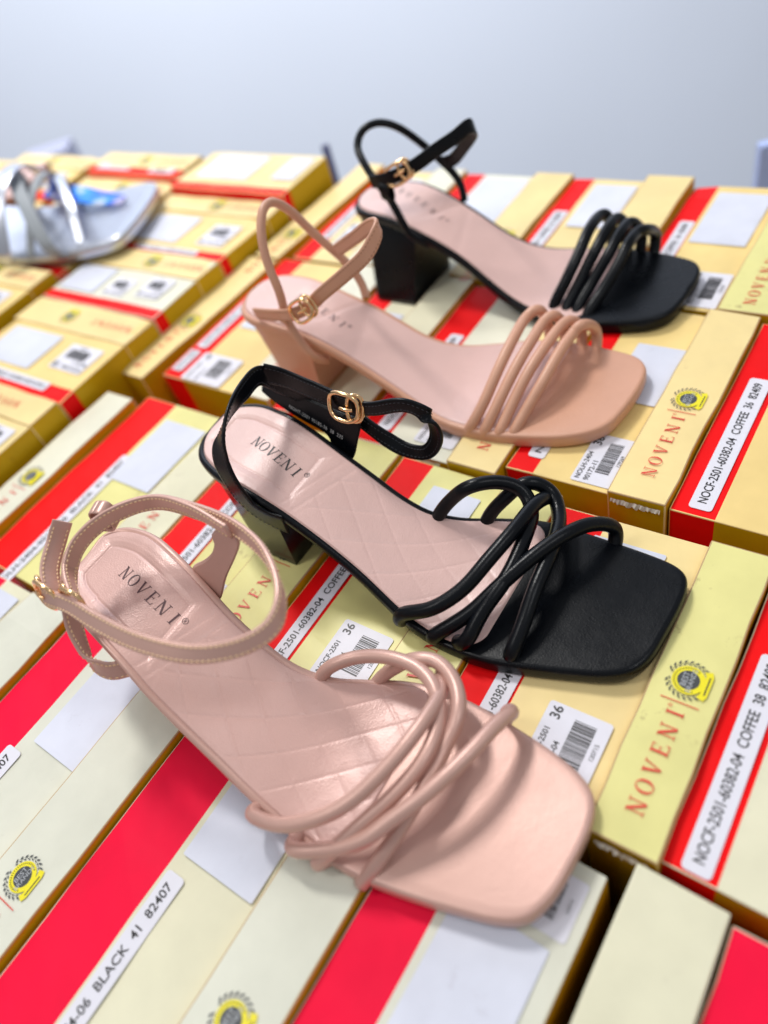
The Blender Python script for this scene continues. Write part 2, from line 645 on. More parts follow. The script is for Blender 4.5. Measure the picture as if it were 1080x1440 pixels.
def slab(name, x0, x1, y0, y1, z0, z1, mats, bev=0.0011, red=None, warp=0.0, seed=0):
    """Cardboard block; 'red' = (ya, yb) printed stripe wrapped round top and ends; bevelled worn edges."""
    rnd = random.Random(seed)
    nx = 8
    xs = [x0 + (x1 - x0) * k / nx for k in range(nx + 1)]
    ys = [y0] + ([red[0], red[1]] if red and red[0] > y0 else ([red[1]] if red else [])) + [y1]
    if red and abs(red[1] - y1) < 1e-6:
        ys = [y0, red[0], y1]
    b = bmesh.new()
    ny = len(ys)
    wob = [[(rnd.random() - 0.5) * 0.0009 if (0 < i < nx and j in (0, len(ys) - 1) and warp > 0) else 0.0 for j in range(len(ys))] for i in range(nx + 1)]
    dz = [[(warp * (rnd.random() - 0.5) * 1.4) if warp > 0 else 0.0 for j in range(len(ys))] for i in range(nx + 1)]
    if warp > 0 and rnd.random() < 0.6:                      # one crushed corner
        ci, cj = rnd.choice((0, nx)), rnd.choice((0, len(ys) - 1))
        dz[ci][cj] -= 0.0018
        wob[ci][cj] = 0.0006 * (1 if cj == 0 else -1)
    top = [[b.verts.new((x, ys[j] + wob[i][j], z1 + dz[i][j])) for j in range(len(ys))] for i, x in enumerate(xs)]
    bot = [[b.verts.new((x, ys[j] + wob[i][j] * 0.5, z0)) for j in range(len(ys))] for i, x in enumerate(xs)]
    def isred(j):
        if not red: return False
        c = (ys[j] + ys[j + 1]) / 2
        return red[0] < c < red[1]
    for i in range(nx):
        for j in range(ny - 1):
            f = b.faces.new((top[i][j], top[i + 1][j], top[i + 1][j + 1], top[i][j + 1]))
            f.material_index = 1 if isred(j) else 0
            b.faces.new((bot[i][j], bot[i][j + 1], bot[i + 1][j + 1], bot[i + 1][j])).material_index = 2
        b.faces.new((top[i][0], bot[i][0], bot[i + 1][0], top[i + 1][0])).material_index = 2
        f = b.faces.new((top[i][-1], top[i + 1][-1], bot[i + 1][-1], bot[i][-1]))
        f.material_index = 1 if red else 2
    for j in range(ny - 1):
        for i, o in ((0, 1), (nx, -1)):
            q = (top[i][j], top[i][j + 1], bot[i][j + 1], bot[i][j])
            f = b.faces.new(q if o == 1 else q[::-1])
            f.material_index = 1 if isred(j) else 2
    bmesh.ops.recalc_face_normals(b, faces=b.faces)
    if bev:
        bev = bev * 0.8
        ed = [e for e in b.edges if len(e.link_faces) == 2 and e.calc_face_angle() > 1.0 and all(v.co.z > z0 + 1e-5 or True for v in e.verts)]
        n0 = len(b.faces)
        r = bmesh.ops.bevel(b, geom=ed, offset=bev, segments=2, profile=0.6, affect='EDGES')
        for f in r['faces']:
            if abs(f.normal.z) > 0.05 and max(v.co.z for v in f.verts) > z1 - 2.5 * bev and len(mats) > 3:
                if f.material_index != 1:
                    f.material_index = 3
    me = bpy.data.meshes.new(name)
    b.to_mesh(me)
    b.free()
    for m in mats:
        me.materials.append(MAT[m])
    for p in me.polygons:
        p.use_smooth = False
    return me

DEPTH = 0.24
def shoe_box(label, x0, x1, yhi, ylo, red=0.018, strip=0.03, z=0.0, body='yellow', lid='yellow', redm='red',
             name_at=None, emb_at=None, line_at=None, ymid=None, stickers=(), rot=0.0, turned=False, group=None,
             gap=0.0, lid_z=0.0036, depth=DEPTH, h=0.0066, lid_over=0.0012, edge='kraft', pitch=0.0082, lidonly=False, torn=None, embr=0.0095):
    """A shoe box standing on end: its end panel (red stripe, body, lid rim) is the top we see."""
    cx, cy = (x0 + x1) / 2, (yhi + ylo) / 2
    if turned:
        # local x runs along world y, local -y along world x
        root = empty('shoe_box', (cx, cy, z - depth), math.pi / 2 + rot, label, 'shoe box', group)
        lx, ly = (yhi - ylo) / 2, (x1 - x0) / 2
    else:
        root = empty('shoe_box', (cx, cy, z - depth), rot, label, 'shoe box', group)
        lx, ly = (x1 - x0) / 2, (yhi - ylo) / 2
    seed = int((x0 * 7919 + yhi * 104729) * 1000)
    jr = random.Random(seed + 3)
    root.rotation_euler.z += jr.uniform(-0.005, 0.005)
    root.location.z += jr.uniform(-0.0009, 0.0009)
    # body
    if not lidonly:
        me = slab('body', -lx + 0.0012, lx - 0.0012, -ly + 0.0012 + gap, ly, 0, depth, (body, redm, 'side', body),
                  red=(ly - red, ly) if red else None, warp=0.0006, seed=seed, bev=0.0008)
        link('body', me, root)
    if strip:
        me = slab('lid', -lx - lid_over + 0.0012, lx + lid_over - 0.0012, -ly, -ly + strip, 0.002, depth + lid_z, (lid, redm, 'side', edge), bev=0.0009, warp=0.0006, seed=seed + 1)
        lo = link('lid', me, root)
        ym = -ly + strip / 2 if ymid is None else ymid
        if name_at is not None:
            t = link('lettering', serif_mesh('NOVENI', h, pitch, MAT['ink_red'], reg='small'), lo, (name_at, ym, depth + lid_z + 0.00065))
        if line_at is not None:
            V = [(-0.00022, -0.0075, 0), (0.00022, -0.0075, 0), (0.00022, 0.0075, 0), (-0.00022, 0.0075, 0)]
            link('printed_line', mesh('printed_line', V, [(0, 1, 2, 3)], MAT['ink_red'], smooth=False), lo, (line_at, ym, depth + lid_z + 0.00065))
        if emb_at is not None:
            link('emblem', emblem_mesh(embr), lo, (emb_at, ym, depth + lid_z + 0.0006))
    if torn:
        # ragged torn paper hanging from the front edge of the panel
        ya, yb = torn
        ya, yb = ya - cy, yb - cy
        V, Fc = [], []
        n = 26
        xf = -lx - (lid_over - 0.0012 if strip else 0) - 0.0004
        for i in range(n + 1):
            y = ya + (yb - ya) * i / n
            V.append((xf - 0.0006 - 0.0006 * jr.random(), y, depth + 0.0012))
            V.append((xf - 0.0012 - 0.0012 * jr.random(), y, depth - 0.0004 - 0.0028 * jr.random() * math.sin(math.pi * (i + 0.5) / (n + 1))))
        Fc = [(2 * i, 2 * i + 1, 2 * i + 3, 2 * i + 2) for i in range(n)]
        link('torn_edge', mesh('torn_edge', V, Fc, MAT['torn'], smooth=False), root)
    for st in stickers:
        kind, sx, sy, sw, sh = st[:5]      # lower-left corner (local), size
        zt = depth + 0.00055 + (st[6] if len(st) > 6 else 0)
        if kind == 'blank':
            o = link('blank_sticker', plate('blank_sticker', sw, sh, 0.0003, MAT['sticker'], 0.0008), root, (sx, sy, zt))
            o.rotation_euler.z = (random.random() - 0.5) * 0.03
        elif kind == 'long':
            o = link('size_label', plate('size_label', sw, sh, 0.00025, MAT['label'], 0.0018), root, (sx, sy, zt))
            tm = text_mesh(st[5], sh * 0.56, MAT['ink'], bold=0.00007, xscale=1.0)
            wx = max(v.co.x for v in tm.vertices)
            t = link('lettering', tm, o, (sw * 0.04, sh * 0.5, 0.0004))
            t.scale.x = (sw * 0.92) / wx
        elif kind == 'code':
            o = link('barcode_sticker', plate('barcode_sticker', sw, sh, 0.00025, MAT['label'], 0.0015), root, (sx, sy, zt))
            a, size, bnum, num = st[5]
            fs = min(sh * 0.18, sw * 0.115)
            link('lettering', text_mesh(a, fs, MAT['ink'], bold=0.00005), o, (sw * 0.05, sh * 0.86, 0.0004))
            link('size_number', text_mesh(size, fs * 1.7, MAT['ink'], bold=0.0001), o, (sw * 0.76, sh * 0.83, 0.0004))
            link('lettering', text_mesh(bnum, fs, MAT['ink'], bold=0.00005), o, (sw * 0.05, sh * 0.64, 0.0004))
            link('barcode', bars_mesh(sw * 0.62, sh * 0.34, seed + 5, MAT['ink']), o, (sw * 0.24, sh * 0.2, 0.0004))
            link('barcode_number', text_mesh(num, fs * 0.72, MAT['ink']), o, (sw * 0.42, sh * 0.1, 0.0004))
    return root
PATHS = {
    'b2_s1': [(0.137, 0.166, 0.003), (0.1285, 0.164, 0.01), (0.1286, 0.1616, 0.017), (0.1342, 0.1468, 0.023), (0.1466, 0.1372, 0.027), (0.1639, 0.1321, 0.031), (0.1826, 0.1282, 0.033), (0.2034, 0.1277, 0.029), (0.217, 0.126, 0.017), (0.209, 0.121, 0.004)],
    'b2_s2': [(0.133, 0.147, 0.003), (0.127, 0.145, 0.01), (0.1263, 0.1447, 0.012), (0.1407, 0.1312, 0.02), (0.1569, 0.1236, 0.025), (0.1771, 0.1143, 0.029), (0.1919, 0.1068, 0.029), (0.2038, 0.1011, 0.024), (0.2125, 0.094, 0.014), (0.206, 0.0925, 0.004)],
    'b2_s3': [(0.183, 0.178, 0.01), (0.1862, 0.1735, 0.0209), (0.191, 0.1675, 0.0289), (0.1949, 0.158, 0.0373), (0.2045, 0.147, 0.0346), (0.2073, 0.137, 0.0294), (0.2006, 0.1298, 0.025), (0.1852, 0.1247, 0.028), (0.1625, 0.1225, 0.026), (0.1423, 0.1261, 0.021), (0.1293, 0.1288, 0.013), (0.131, 0.135, 0.008), (0.139, 0.133, 0.003)],
    'b2_s4': [(0.192, 0.157, 0.003), (0.1987, 0.1525, 0.0153), (0.2032, 0.146, 0.0239), (0.2115, 0.137, 0.0311), (0.215, 0.127, 0.0251), (0.2066, 0.119, 0.0219), (0.1862, 0.1118, 0.025), (0.1612, 0.1094, 0.023), (0.144, 0.1081, 0.017), (0.1327, 0.1088, 0.01), (0.136, 0.11, 0.006), (0.145, 0.108, 0.002)],
    'p1_s1': [(0.036, 0.171, 0.004), (0.0275, 0.169, 0.011), (0.0231, 0.1685, 0.016), (0.0245, 0.1517, 0.022), (0.0315, 0.1386, 0.027), (0.0421, 0.1279, 0.031), (0.0599, 0.1204, 0.034), (0.0804, 0.1169, 0.035), (0.0956, 0.1184, 0.031), (0.111, 0.128, 0.02), (0.103, 0.124, 0.004)],
    'p1_s2': [(0.033, 0.149, 0.003), (0.0255, 0.148, 0.01), (0.0206, 0.1459, 0.014), (0.0277, 0.1299, 0.018), (0.0366, 0.1175, 0.023), (0.0446, 0.1125, 0.026), (0.0609, 0.103, 0.03), (0.0799, 0.0963, 0.031), (0.098, 0.0931, 0.028), (0.1058, 0.0924, 0.022), (0.1085, 0.098, 0.011), (0.102, 0.097, 0.003)],
    'p1_s3': [(0.08, 0.18, 0.01), (0.0875, 0.176, 0.02), (0.0922, 0.17, 0.0245), (0.0979, 0.163, 0.0256), (0.1027, 0.148, 0.029), (0.1034, 0.134, 0.0301), (0.0981, 0.1215, 0.0312), (0.0881, 0.1141, 0.03), (0.073, 0.1107, 0.03), (0.057, 0.1144, 0.027), (0.0392, 0.1223, 0.023), (0.0267, 0.1299, 0.016), (0.0209, 0.1351, 0.01), (0.03, 0.132, 0.004)],
    'p1_s4': [(0.093, 0.16, 0.004), (0.1002, 0.1545, 0.0121), (0.1039, 0.148, 0.0187), (0.1064, 0.137, 0.0297), (0.1093, 0.128, 0.0305), (0.1046, 0.1165, 0.0301), (0.0931, 0.108, 0.0299), (0.0791, 0.1075, 0.026), (0.0684, 0.1072, 0.025), (0.0514, 0.1089, 0.02), (0.0396, 0.1115, 0.015), (0.0301, 0.1144, 0.01), (0.025, 0.1172, 0.005)],
    'p3_s1': [(0.262, 0.2, 0.003), (0.2545, 0.1976, 0.008), (0.2644, 0.1929, 0.018), (0.2846, 0.1908, 0.03), (0.3074, 0.1913, 0.036), (0.3287, 0.194, 0.034), (0.3332, 0.19, 0.0364), (0.3405, 0.188, 0.02), (0.339, 0.187, 0.01), (0.331, 0.186, 0.004)],
    'p3_s2': [(0.264, 0.19, 0.003), (0.255, 0.1884, 0.007), (0.2649, 0.1852, 0.017), (0.2881, 0.1825, 0.029), (0.3086, 0.1814, 0.034), (0.3278, 0.1828, 0.033), (0.3317, 0.18, 0.0347), (0.3425, 0.179, 0.019), (0.341, 0.178, 0.01), (0.333, 0.177, 0.004)],
    'p3_s3': [(0.266, 0.18, 0.003), (0.2566, 0.1797, 0.007), (0.2684, 0.1778, 0.016), (0.2889, 0.1752, 0.027), (0.3094, 0.1729, 0.032), (0.3289, 0.1728, 0.031), (0.3327, 0.171, 0.0315), (0.3445, 0.169, 0.019), (0.343, 0.168, 0.01), (0.335, 0.167, 0.004)],
    'p3_s4': [(0.268, 0.17, 0.003), (0.2592, 0.1721, 0.007), (0.2695, 0.1699, 0.014), (0.2877, 0.1659, 0.024), (0.3104, 0.1644, 0.03), (0.3268, 0.1646, 0.029), (0.3291, 0.162, 0.0322), (0.3455, 0.16, 0.018), (0.344, 0.159, 0.009), (0.337, 0.158, 0.004)],
    'b4_s1': [(0.366, 0.195, 0.003), (0.3701, 0.1995, 0.008), (0.3824, 0.1952, 0.022), (0.3973, 0.1931, 0.031), (0.4145, 0.1931, 0.038), (0.4347, 0.1946, 0.036), (0.44, 0.193, 0.0346), (0.4455, 0.191, 0.02), (0.442, 0.19, 0.009), (0.434, 0.189, 0.004)],
    'b4_s2': [(0.368, 0.186, 0.003), (0.369, 0.1903, 0.007), (0.3901, 0.1877, 0.021), (0.4036, 0.1845, 0.031), (0.4184, 0.1835, 0.036), (0.4335, 0.1841, 0.035), (0.4388, 0.183, 0.033), (0.4465, 0.181, 0.02), (0.443, 0.18, 0.009), (0.435, 0.179, 0.004)],
    'b4_s3': [(0.369, 0.178, 0.003), (0.3684, 0.1833, 0.007), (0.3898, 0.1806, 0.019), (0.4035, 0.1761, 0.029), (0.4181, 0.1751, 0.034), (0.433, 0.1755, 0.033), (0.4374, 0.174, 0.0316), (0.4475, 0.172, 0.019), (0.444, 0.171, 0.009), (0.436, 0.17, 0.004)],
    'b4_s4': [(0.371, 0.17, 0.003), (0.3678, 0.1759, 0.007), (0.3853, 0.1718, 0.017), (0.4002, 0.168, 0.026), (0.4137, 0.167, 0.032), (0.4276, 0.167, 0.031), (0.4308, 0.165, 0.0308), (0.4485, 0.163, 0.018), (0.444, 0.162, 0.008), (0.436, 0.161, 0.004)],
    'p3_tube': [(0.262, 0.2983, 0.0314), (0.254, 0.3005, 0.0394), (0.254, 0.3074, 0.0515), (0.256, 0.3129, 0.0621), (0.258, 0.3123, 0.0826), (0.262, 0.3175, 0.0972), (0.27, 0.322, 0.1116), (0.28, 0.3246, 0.12), (0.288, 0.3252, 0.1197), (0.296, 0.3226, 0.1106), (0.302, 0.317, 0.0944), (0.306, 0.309, 0.08), (0.309, 0.3021, 0.0681), (0.309, 0.2957, 0.0542), (0.306, 0.2932, 0.0472)],
    'p3_ankle': [(0.304, 0.3027, 0.0809), (0.302, 0.2818, 0.0934), (0.297, 0.2646, 0.1044), (0.289, 0.253, 0.1088), (0.276, 0.2548, 0.101), (0.268, 0.2683, 0.0911), (0.262, 0.2836, 0.0811), (0.258, 0.2937, 0.0738), (0.253, 0.3025, 0.071), (0.253, 0.3168, 0.0681), (0.258, 0.3414, 0.0616)],
    'b4_tube': [(0.378, 0.2909, 0.0401), (0.371, 0.2992, 0.0515), (0.372, 0.3055, 0.0643), (0.375, 0.3125, 0.0746), (0.379, 0.3238, 0.0841), (0.386, 0.3354, 0.0921), (0.396, 0.3454, 0.0988), (0.405, 0.3442, 0.1049), (0.413, 0.3364, 0.1054), (0.419, 0.3273, 0.0998), (0.424, 0.3201, 0.0909), (0.427, 0.3131, 0.0823), (0.43, 0.3044, 0.0707), (0.431, 0.2975, 0.0623), (0.43, 0.2923, 0.0544), (0.426, 0.2896, 0.0447)],
    'b4_ankle': [(0.374, 0.323, 0.0854), (0.373, 0.3112, 0.0879), (0.376, 0.3019, 0.09), (0.383, 0.2905, 0.0937), (0.392, 0.2805, 0.0985), (0.402, 0.2709, 0.1022), (0.41, 0.2657, 0.1049), (0.419, 0.2678, 0.0985), (0.426, 0.2824, 0.0839), (0.429, 0.2953, 0.0729), (0.428, 0.3019, 0.0713)],
    'b2_sling': [(0.1385, 0.2306, 0.0401), (0.1375, 0.2404, 0.0419), (0.137, 0.2497, 0.0478), (0.1368, 0.2536, 0.0612), (0.14, 0.2577, 0.0746), (0.146, 0.2569, 0.0854), (0.158, 0.2602, 0.0893), (0.175, 0.266, 0.0874), (0.19, 0.2692, 0.084), (0.197, 0.264, 0.0714), (0.2, 0.2507, 0.062)],
    'b2_far': [(0.192, 0.2698, 0.0841), (0.197, 0.2608, 0.0784), (0.198, 0.2444, 0.0735), (0.198, 0.2252, 0.0695), (0.199, 0.2105, 0.0693), (0.203, 0.1909, 0.0734), (0.205, 0.1814, 0.0679), (0.206, 0.1796, 0.0545), (0.205, 0.1881, 0.0409), (0.204, 0.2007, 0.0397), (0.203, 0.2117, 0.0459), (0.203, 0.2248, 0.0545), (0.202, 0.2337, 0.0604)],
    'b2_tab': [(0.202, 0.2747, 0.057), (0.202, 0.259, 0.0457), (0.202, 0.2416, 0.0455), (0.199, 0.2431, 0.0318), (0.192, 0.238, 0.0293)],
    'p1_ring': [(0.043, 0.2715, 0.083), (0.0446, 0.2538, 0.084), (0.0442, 0.2398, 0.083), (0.046, 0.2114, 0.082), (0.053, 0.1867, 0.081), (0.0651, 0.1713, 0.081), (0.0753, 0.1672, 0.081), (0.0863, 0.172, 0.082), (0.0997, 0.1909, 0.083), (0.1052, 0.2126, 0.084), (0.1055, 0.2392, 0.084), (0.1018, 0.2617, 0.084), (0.086, 0.2773, 0.084), (0.0709, 0.2799, 0.083), (0.058, 0.2741, 0.082), (0.0471, 0.2566, 0.08)],
    'p1_sling': [(0.0424, 0.2439, 0.045), (0.0364, 0.2491, 0.047), (0.0348, 0.2557, 0.052), (0.0388, 0.2626, 0.06), (0.0454, 0.2678, 0.07), (0.0549, 0.2725, 0.079), (0.0672, 0.2763, 0.085), (0.0832, 0.2718, 0.088), (0.1, 0.2568, 0.088), (0.1032, 0.2344, 0.088), (0.1015, 0.2115, 0.086)],
    'p1_tabpoly': [(0.102, 0.2279, 0.0764), (0.1008, 0.2272, 0.0727), (0.0987, 0.2303, 0.0665), (0.0963, 0.238, 0.0592), (0.0935, 0.2489, 0.0505), (0.0891, 0.2354, 0.0373), (0.0949, 0.2249, 0.0549), (0.0995, 0.2154, 0.0689), (0.1027, 0.2104, 0.0784), (0.1039, 0.212, 0.082), (0.1035, 0.2217, 0.0809)],
    'b2_tabpoly': [(0.1993, 0.2872, 0.0638), (0.2005, 0.2688, 0.0673), (0.1996, 0.2493, 0.0647), (0.1985, 0.2307, 0.0618), (0.1979, 0.219, 0.0598), (0.1939, 0.2214, 0.0488), (0.1896, 0.2268, 0.0366), (0.1908, 0.238, 0.0402), (0.1935, 0.2409, 0.0477), (0.195, 0.2561, 0.0518), (0.1968, 0.2732, 0.0568)],
    'marks': [(0.1703, 0.2677, 0.058), (0.1625, 0.2387, 0.058), (0.1649, 0.2289, 0.058), (0.0758, 0.2738, 0.058), (0.0691, 0.2382, 0.058), (0.0696, 0.2326, 0.058), (0.2777, 0.2901, 0.058), (0.2806, 0.3067, 0.058), (0.4128, 0.331, 0.058), (0.3954, 0.2852, 0.058), (0.1431, 0.1236, 0.011), (0.165, 0.1255, 0.011), (0.1869, 0.1221, 0.011), (0.1266, 0.129, 0.011), (0.2092, 0.1279, 0.011), (0.1745, 0.2132, 0.05), (0.1541, 0.2277, 0.05)],
    'p1_tail': [(0.0459, 0.271, 0.081), (0.0537, 0.2805, 0.084), (0.0651, 0.2857, 0.088), (0.0724, 0.2858, 0.093)],
}

# ------------------------------------------------------------------ the boxes, set out from the camera outwards
G = 'shoe boxes stacked on end under the sandals'
def B(label, x0, x1, yhi, ylo, st=(), turned=False, name=None, emb=None, line=None, nameoff=0.0, **kw):
    cx, cy = (x0 + x1) / 2, (yhi + ylo) / 2
    out = []
    for s in st:
        kind, a0, a1, b0, b1 = s[:5]         # world x range, world y range
        if turned:
            lx, ly, w, h = b0 - cy, -(a1 - cx), b1 - b0, a1 - a0
        else:
            lx, ly, w, h = a0 - cx, b0 - cy, a1 - a0, b1 - b0
        out.append((kind, lx, ly, w, h) + tuple(s[5:]))
    c = cy if turned else cx
    kw.setdefault('group', G)
    if turned:
        kw['group'] = 'shoe boxes turned crosswise on the left'
    f = lambda v: None if v is None else v - c
    auto = kw.pop('auto', True)
    if emb is not None and name is None and auto:
        name = emb - 0.057
        line = emb - 0.0108
    return shoe_box(label, x0, x1, yhi, ylo, stickers=out, turned=turned,
                    name_at=f(name), emb_at=f(emb), line_at=f(line), **kw)

COF = 'NOCF-2501-60382-04  COFFEE  36  82409'
COF38 = 'NOCF-2501-60382-04  COFFEE  38  82409'
BLK = 'NOLH-2404-90174-06  BLACK  41  82407'
CODE38 = ('NOLH-2404', '38', '90172-11', '129269')
CODE36 = ('NOCF-2501', '36', '60382-04', '120715')

# front row, cut by the bottom of the picture
B('pale cream shoe box at the left edge, level with the pink sandal\'s buckles', -0.10, 0.058, 0.428, 0.343, [('blank', -0.01, 0.05, 0.388, 0.408)], red=0.018, strip=0.040, body='cream', lid='cream_pale', redm='red_near')
B('cream box with a round yellow emblem near the lower left corner of the photo', -0.12, 0.060, 0.342, 0.233,
  [('blank', -0.004, 0.046, 0.2665, 0.303), ('long', -0.115, -0.011, 0.3035, 0.3145, BLK)], red=0.031, strip=0.035, body='cream_pale', lid='cream_pale', redm='red_near', emb=-0.047)
B('cream box labelled BLACK 41 82407 at the bottom of the photo', -0.12, 0.060, 0.2315, 0.1165,
  [('blank', -0.003, 0.033, 0.1535, 0.193), ('long', -0.118, -0.0105, 0.1845, 0.1945, BLK)], red=0.035, strip=0.0345, body='cream', lid='cream_pale', redm='red_near', emb=-0.036)
B('pale box with a half lifted lid under the toe of the front pink sandal', -0.09, 0.074, 0.1155, 0.0005,
  [('blank', -0.035, 0.041, 0.049, 0.086), ('code', 0.045, 0.067, 0.0445, 0.079, CODE36)], red=0.0265, strip=0.0325, gap=0.039, lid_over=0.0085, lid_z=0.0045,
  body='cream_pale', lid='cream', redm='red_near', edge='cream')
B('red and cream box in the bottom right corner of the photo', -0.07, 0.080, -0.0005, -0.095, [], red=0.022, strip=0.03, body='cream', lid='cream', redm='red_near')

# second row
B('narrow white lid rim along the left with a small yellow emblem', 0.052, 0.2085, 0.481, 0.4515, [], red=0, strip=0.0295, lidonly=True, lid='whitebox', emb=0.122, lid_z=0.006, rot=0.0)
B('box with a large lilac sticker behind the pink ankle strap', 0.060, 0.220, 0.449, 0.3355,
  [('blank', 0.146, 0.204, 0.3735, 0.4135), ('long', 0.045, 0.166, 0.4095, 0.4195, BLK)], red=0.031, strip=0.036, body='lemon', lid='cream', redm='red', name=0.10, lid_z=0.001)
B('lemon box with a yellow emblem beside the heel of the strappy black sandal', 0.066, 0.231, 0.3345, 0.2300,
  [('blank', 0.062 + 0.008, 0.112, 0.270, 0.297), ('long', 0.09, 0.20, 0.303, 0.313, COF38)], red=0.0325, strip=0.0375, body='lemon', lid='lemon', redm='red', emb=0.1455)
B('lemon box labelled COFFEE 36 between the pink and the black strappy sandals', 0.066, 0.231, 0.2290, 0.1295,
  [('code', 0.090, 0.1225, 0.166, 0.195, CODE36), ('long', 0.076, 0.175, 0.2095, 0.219, COF), ('blank', 0.165, 0.215, 0.17, 0.20)], red=0.021, strip=0.032, body='lemon', lid='lemon', redm='red', emb=0.1505)
B('lemon box with a big red brand name right of the pink toe', 0.083, 0.2285, 0.1290, 0.0270,
  [('code', 0.095, 0.1265, 0.0600, 0.0875, CODE36), ('long', 0.073 + 0.012, 0.171, 0.1035, 0.1135, COF), ('blank', 0.165, 0.215, 0.070, 0.105)], red=0.0265, strip=0.0275, body='yellow_light', lid='lemon', redm='red', emb=0.156, rot=0.012, torn=(0.030, 0.050))
B('box labelled COFFEE 38 at the right edge, in the second row', 0.0855, 0.2260, 0.0265, -0.070,
  [('long', 0.088, 0.183, 0.0095, 0.0200, COF38)], red=0.0195, strip=0.03, body='cream', lid='cream', redm='red')

# third row
B('narrow yellow lid rim behind the white one, running past the buff pink heel', 0.229, 0.386, 0.491, 0.4590, [], red=0, strip=0.032, lidonly=True, lid='yellow_light', emb=0.297, lid_z=0.005, rot=-0.05)
B('yellow box with a whitish lid left of the strappy black sandal', 0.240, 0.396, 0.4555, 0.3450,
  [('code', 0.236 + 0.006, 0.272, 0.396, 0.436, CODE38), ('blank', 0.305, 0.36, 0.392, 0.430), ('long', 0.248, 0.272, 0.4415, 0.4515, 'NYX-2501'), ('long', 0.276, 0.36, 0.4405, 0.4505, COF38)],
  red=0.022, strip=0.033, body='yellow', lid='whitebox', redm='red', name=0.262)
B('pale box under the block heel of the buff pink sandal', 0.238, 0.396, 0.3440, 0.2725, [('blank', 0.29, 0.35, 0.305, 0.323)], red=0.020, strip=0.028, body='cream', lid='cream')
B('box with a yellow lid end showing N and O under the buff pink straps', 0.232, 0.396, 0.2715, 0.1700,
  [('code', 0.243, 0.275, 0.204, 0.231, CODE38), ('long', 0.245, 0.34, 0.2495, 0.2595, COF)], red=0.024, strip=0.031, body='whitebox', lid='yellow_light', redm='red', emb=0.306, torn=(0.205, 0.245))
B('yellow box with barcode 129269 and a full brand name on its lid', 0.2405, 0.3965, 0.1690, 0.0810,
  [('code', 0.2445, 0.2805, 0.1105, 0.1325, CODE38), ('blank', 0.309, 0.359, 0.1115, 0.1400), ('long', 0.253, 0.33, 0.1515, 0.1610, 'NYX-2501-60382-04')], red=0.0165, strip=0.0295, body='yellow', lid='yellow_light', redm='red', emb=0.316, lid_z=0.004, torn=(0.083, 0.108))
B('box labelled COFFEE 36 82409 at the right edge, in the third row', 0.2420, 0.3965, 0.0800, -0.012,
  [('long', 0.2475, 0.3465, 0.0615, 0.0725, COF), ('code', 0.25, 0.285, 0.012, 0.036, CODE38)], red=0.0215, strip=0.03, body='yellow', lid='yellow', redm='red')

# back row
B('farthest narrow yellow lid rim, ending at the back left of the table', 0.389, 0.545, 0.481, 0.4525, [], red=0, strip=0.0285, lidonly=True, lid='yellow_light', emb=0.425, lid_z=0.005, rot=-0.05)
B('back row box behind the heel of the far black sandal', 0.3985, 0.5450, 0.4500, 0.3620,
  [('blank', 0.47, 0.53, 0.397, 0.425), ('code', 0.42, 0.455, 0.40, 0.425, CODE38), ('long', 0.43, 0.51, 0.432, 0.442, COF)], red=0.018, strip=0.030, body='yellow_light', lid='whitebox')
B('back row box with a large lilac sticker, seen over the far black footbed', 0.3985, 0.5450, 0.3610, 0.2635,
  [('blank', 0.468, 0.537, 0.296, 0.340), ('long', 0.41, 0.50, 0.3475, 0.3575, COF)], red=0.018, strip=0.032, body='whitebox', lid='yellow_light', redm='red', emb=0.452, lid_z=0.004)
B('back row box behind the arched straps of the far black sandal', 0.3985, 0.5450, 0.2625, 0.1695,
  [('blank', 0.476, 0.535, 0.207, 0.240), ('long', 0.41, 0.495, 0.2455, 0.2565, COF)], red=0.0175, strip=0.034, body='yellow_light', lid='yellow_light', lid_z=0.005)
B('back row box with barcode sticker right of the far black toe', 0.3985, 0.5450, 0.1685, 0.0765,
  [('blank', 0.470, 0.534, 0.1125, 0.1490), ('code', 0.4020, 0.4385, 0.1095, 0.1345, CODE38), ('long', 0.405, 0.495, 0.1520, 0.1620, COF)], red=0.017, strip=0.031, body='yellow', lid='lemon', name=0.409)
B('box at the right edge of the back row, mostly out of view', 0.3985, 0.5450, 0.0755, -0.012, [('blank', 0.47, 0.53, 0.02, 0.05)], red=0.018, strip=0.03, body='yellow', lid='yellow')

# boxes turned crosswise on the left, standing a little higher
def T(label, x0, x1, y0, y1, z=0.02, **kw):
    return B(label, x0, x1, y1, y0, turned=True, z=z, **kw)
T('nearest crosswise box, at the left edge above the white lid rim', 0.080, 0.1745, 0.487, 0.637, red=0.014, strip=0.026, body='yellow_light', lid='yellow_light', name=0.52,
  st=[('code', 0.117, 0.142, 0.495, 0.530, CODE38)], lid_z=0.001)
T('second crosswise box from the front with lilac sticker and barcode sticker', 0.1755, 0.2745, 0.487, 0.637, red=0.014, strip=0.032, body='yellow', lid='yellow_light', emb=0.575, auto=False, name=0.50,
  st=[('code', 0.204, 0.232, 0.499, 0.538, CODE38), ('blank', 0.196, 0.236, 0.556, 0.622), ('long', 0.181, 0.190, 0.515, 0.61, COF)], lid_z=0.001)
T('third crosswise box, its end panel mostly whitish', 0.2755, 0.3545, 0.487, 0.637, red=0.011, strip=0.028, body='whitebox', lid='yellow_light', emb=0.555, auto=False, name=0.495,
  st=[('code', 0.296, 0.322, 0.505, 0.533, CODE38), ('code', 0.291, 0.314, 0.545, 0.572, CODE36), ('blank', 0.29, 0.324, 0.582, 0.63)], lid_z=0.001)
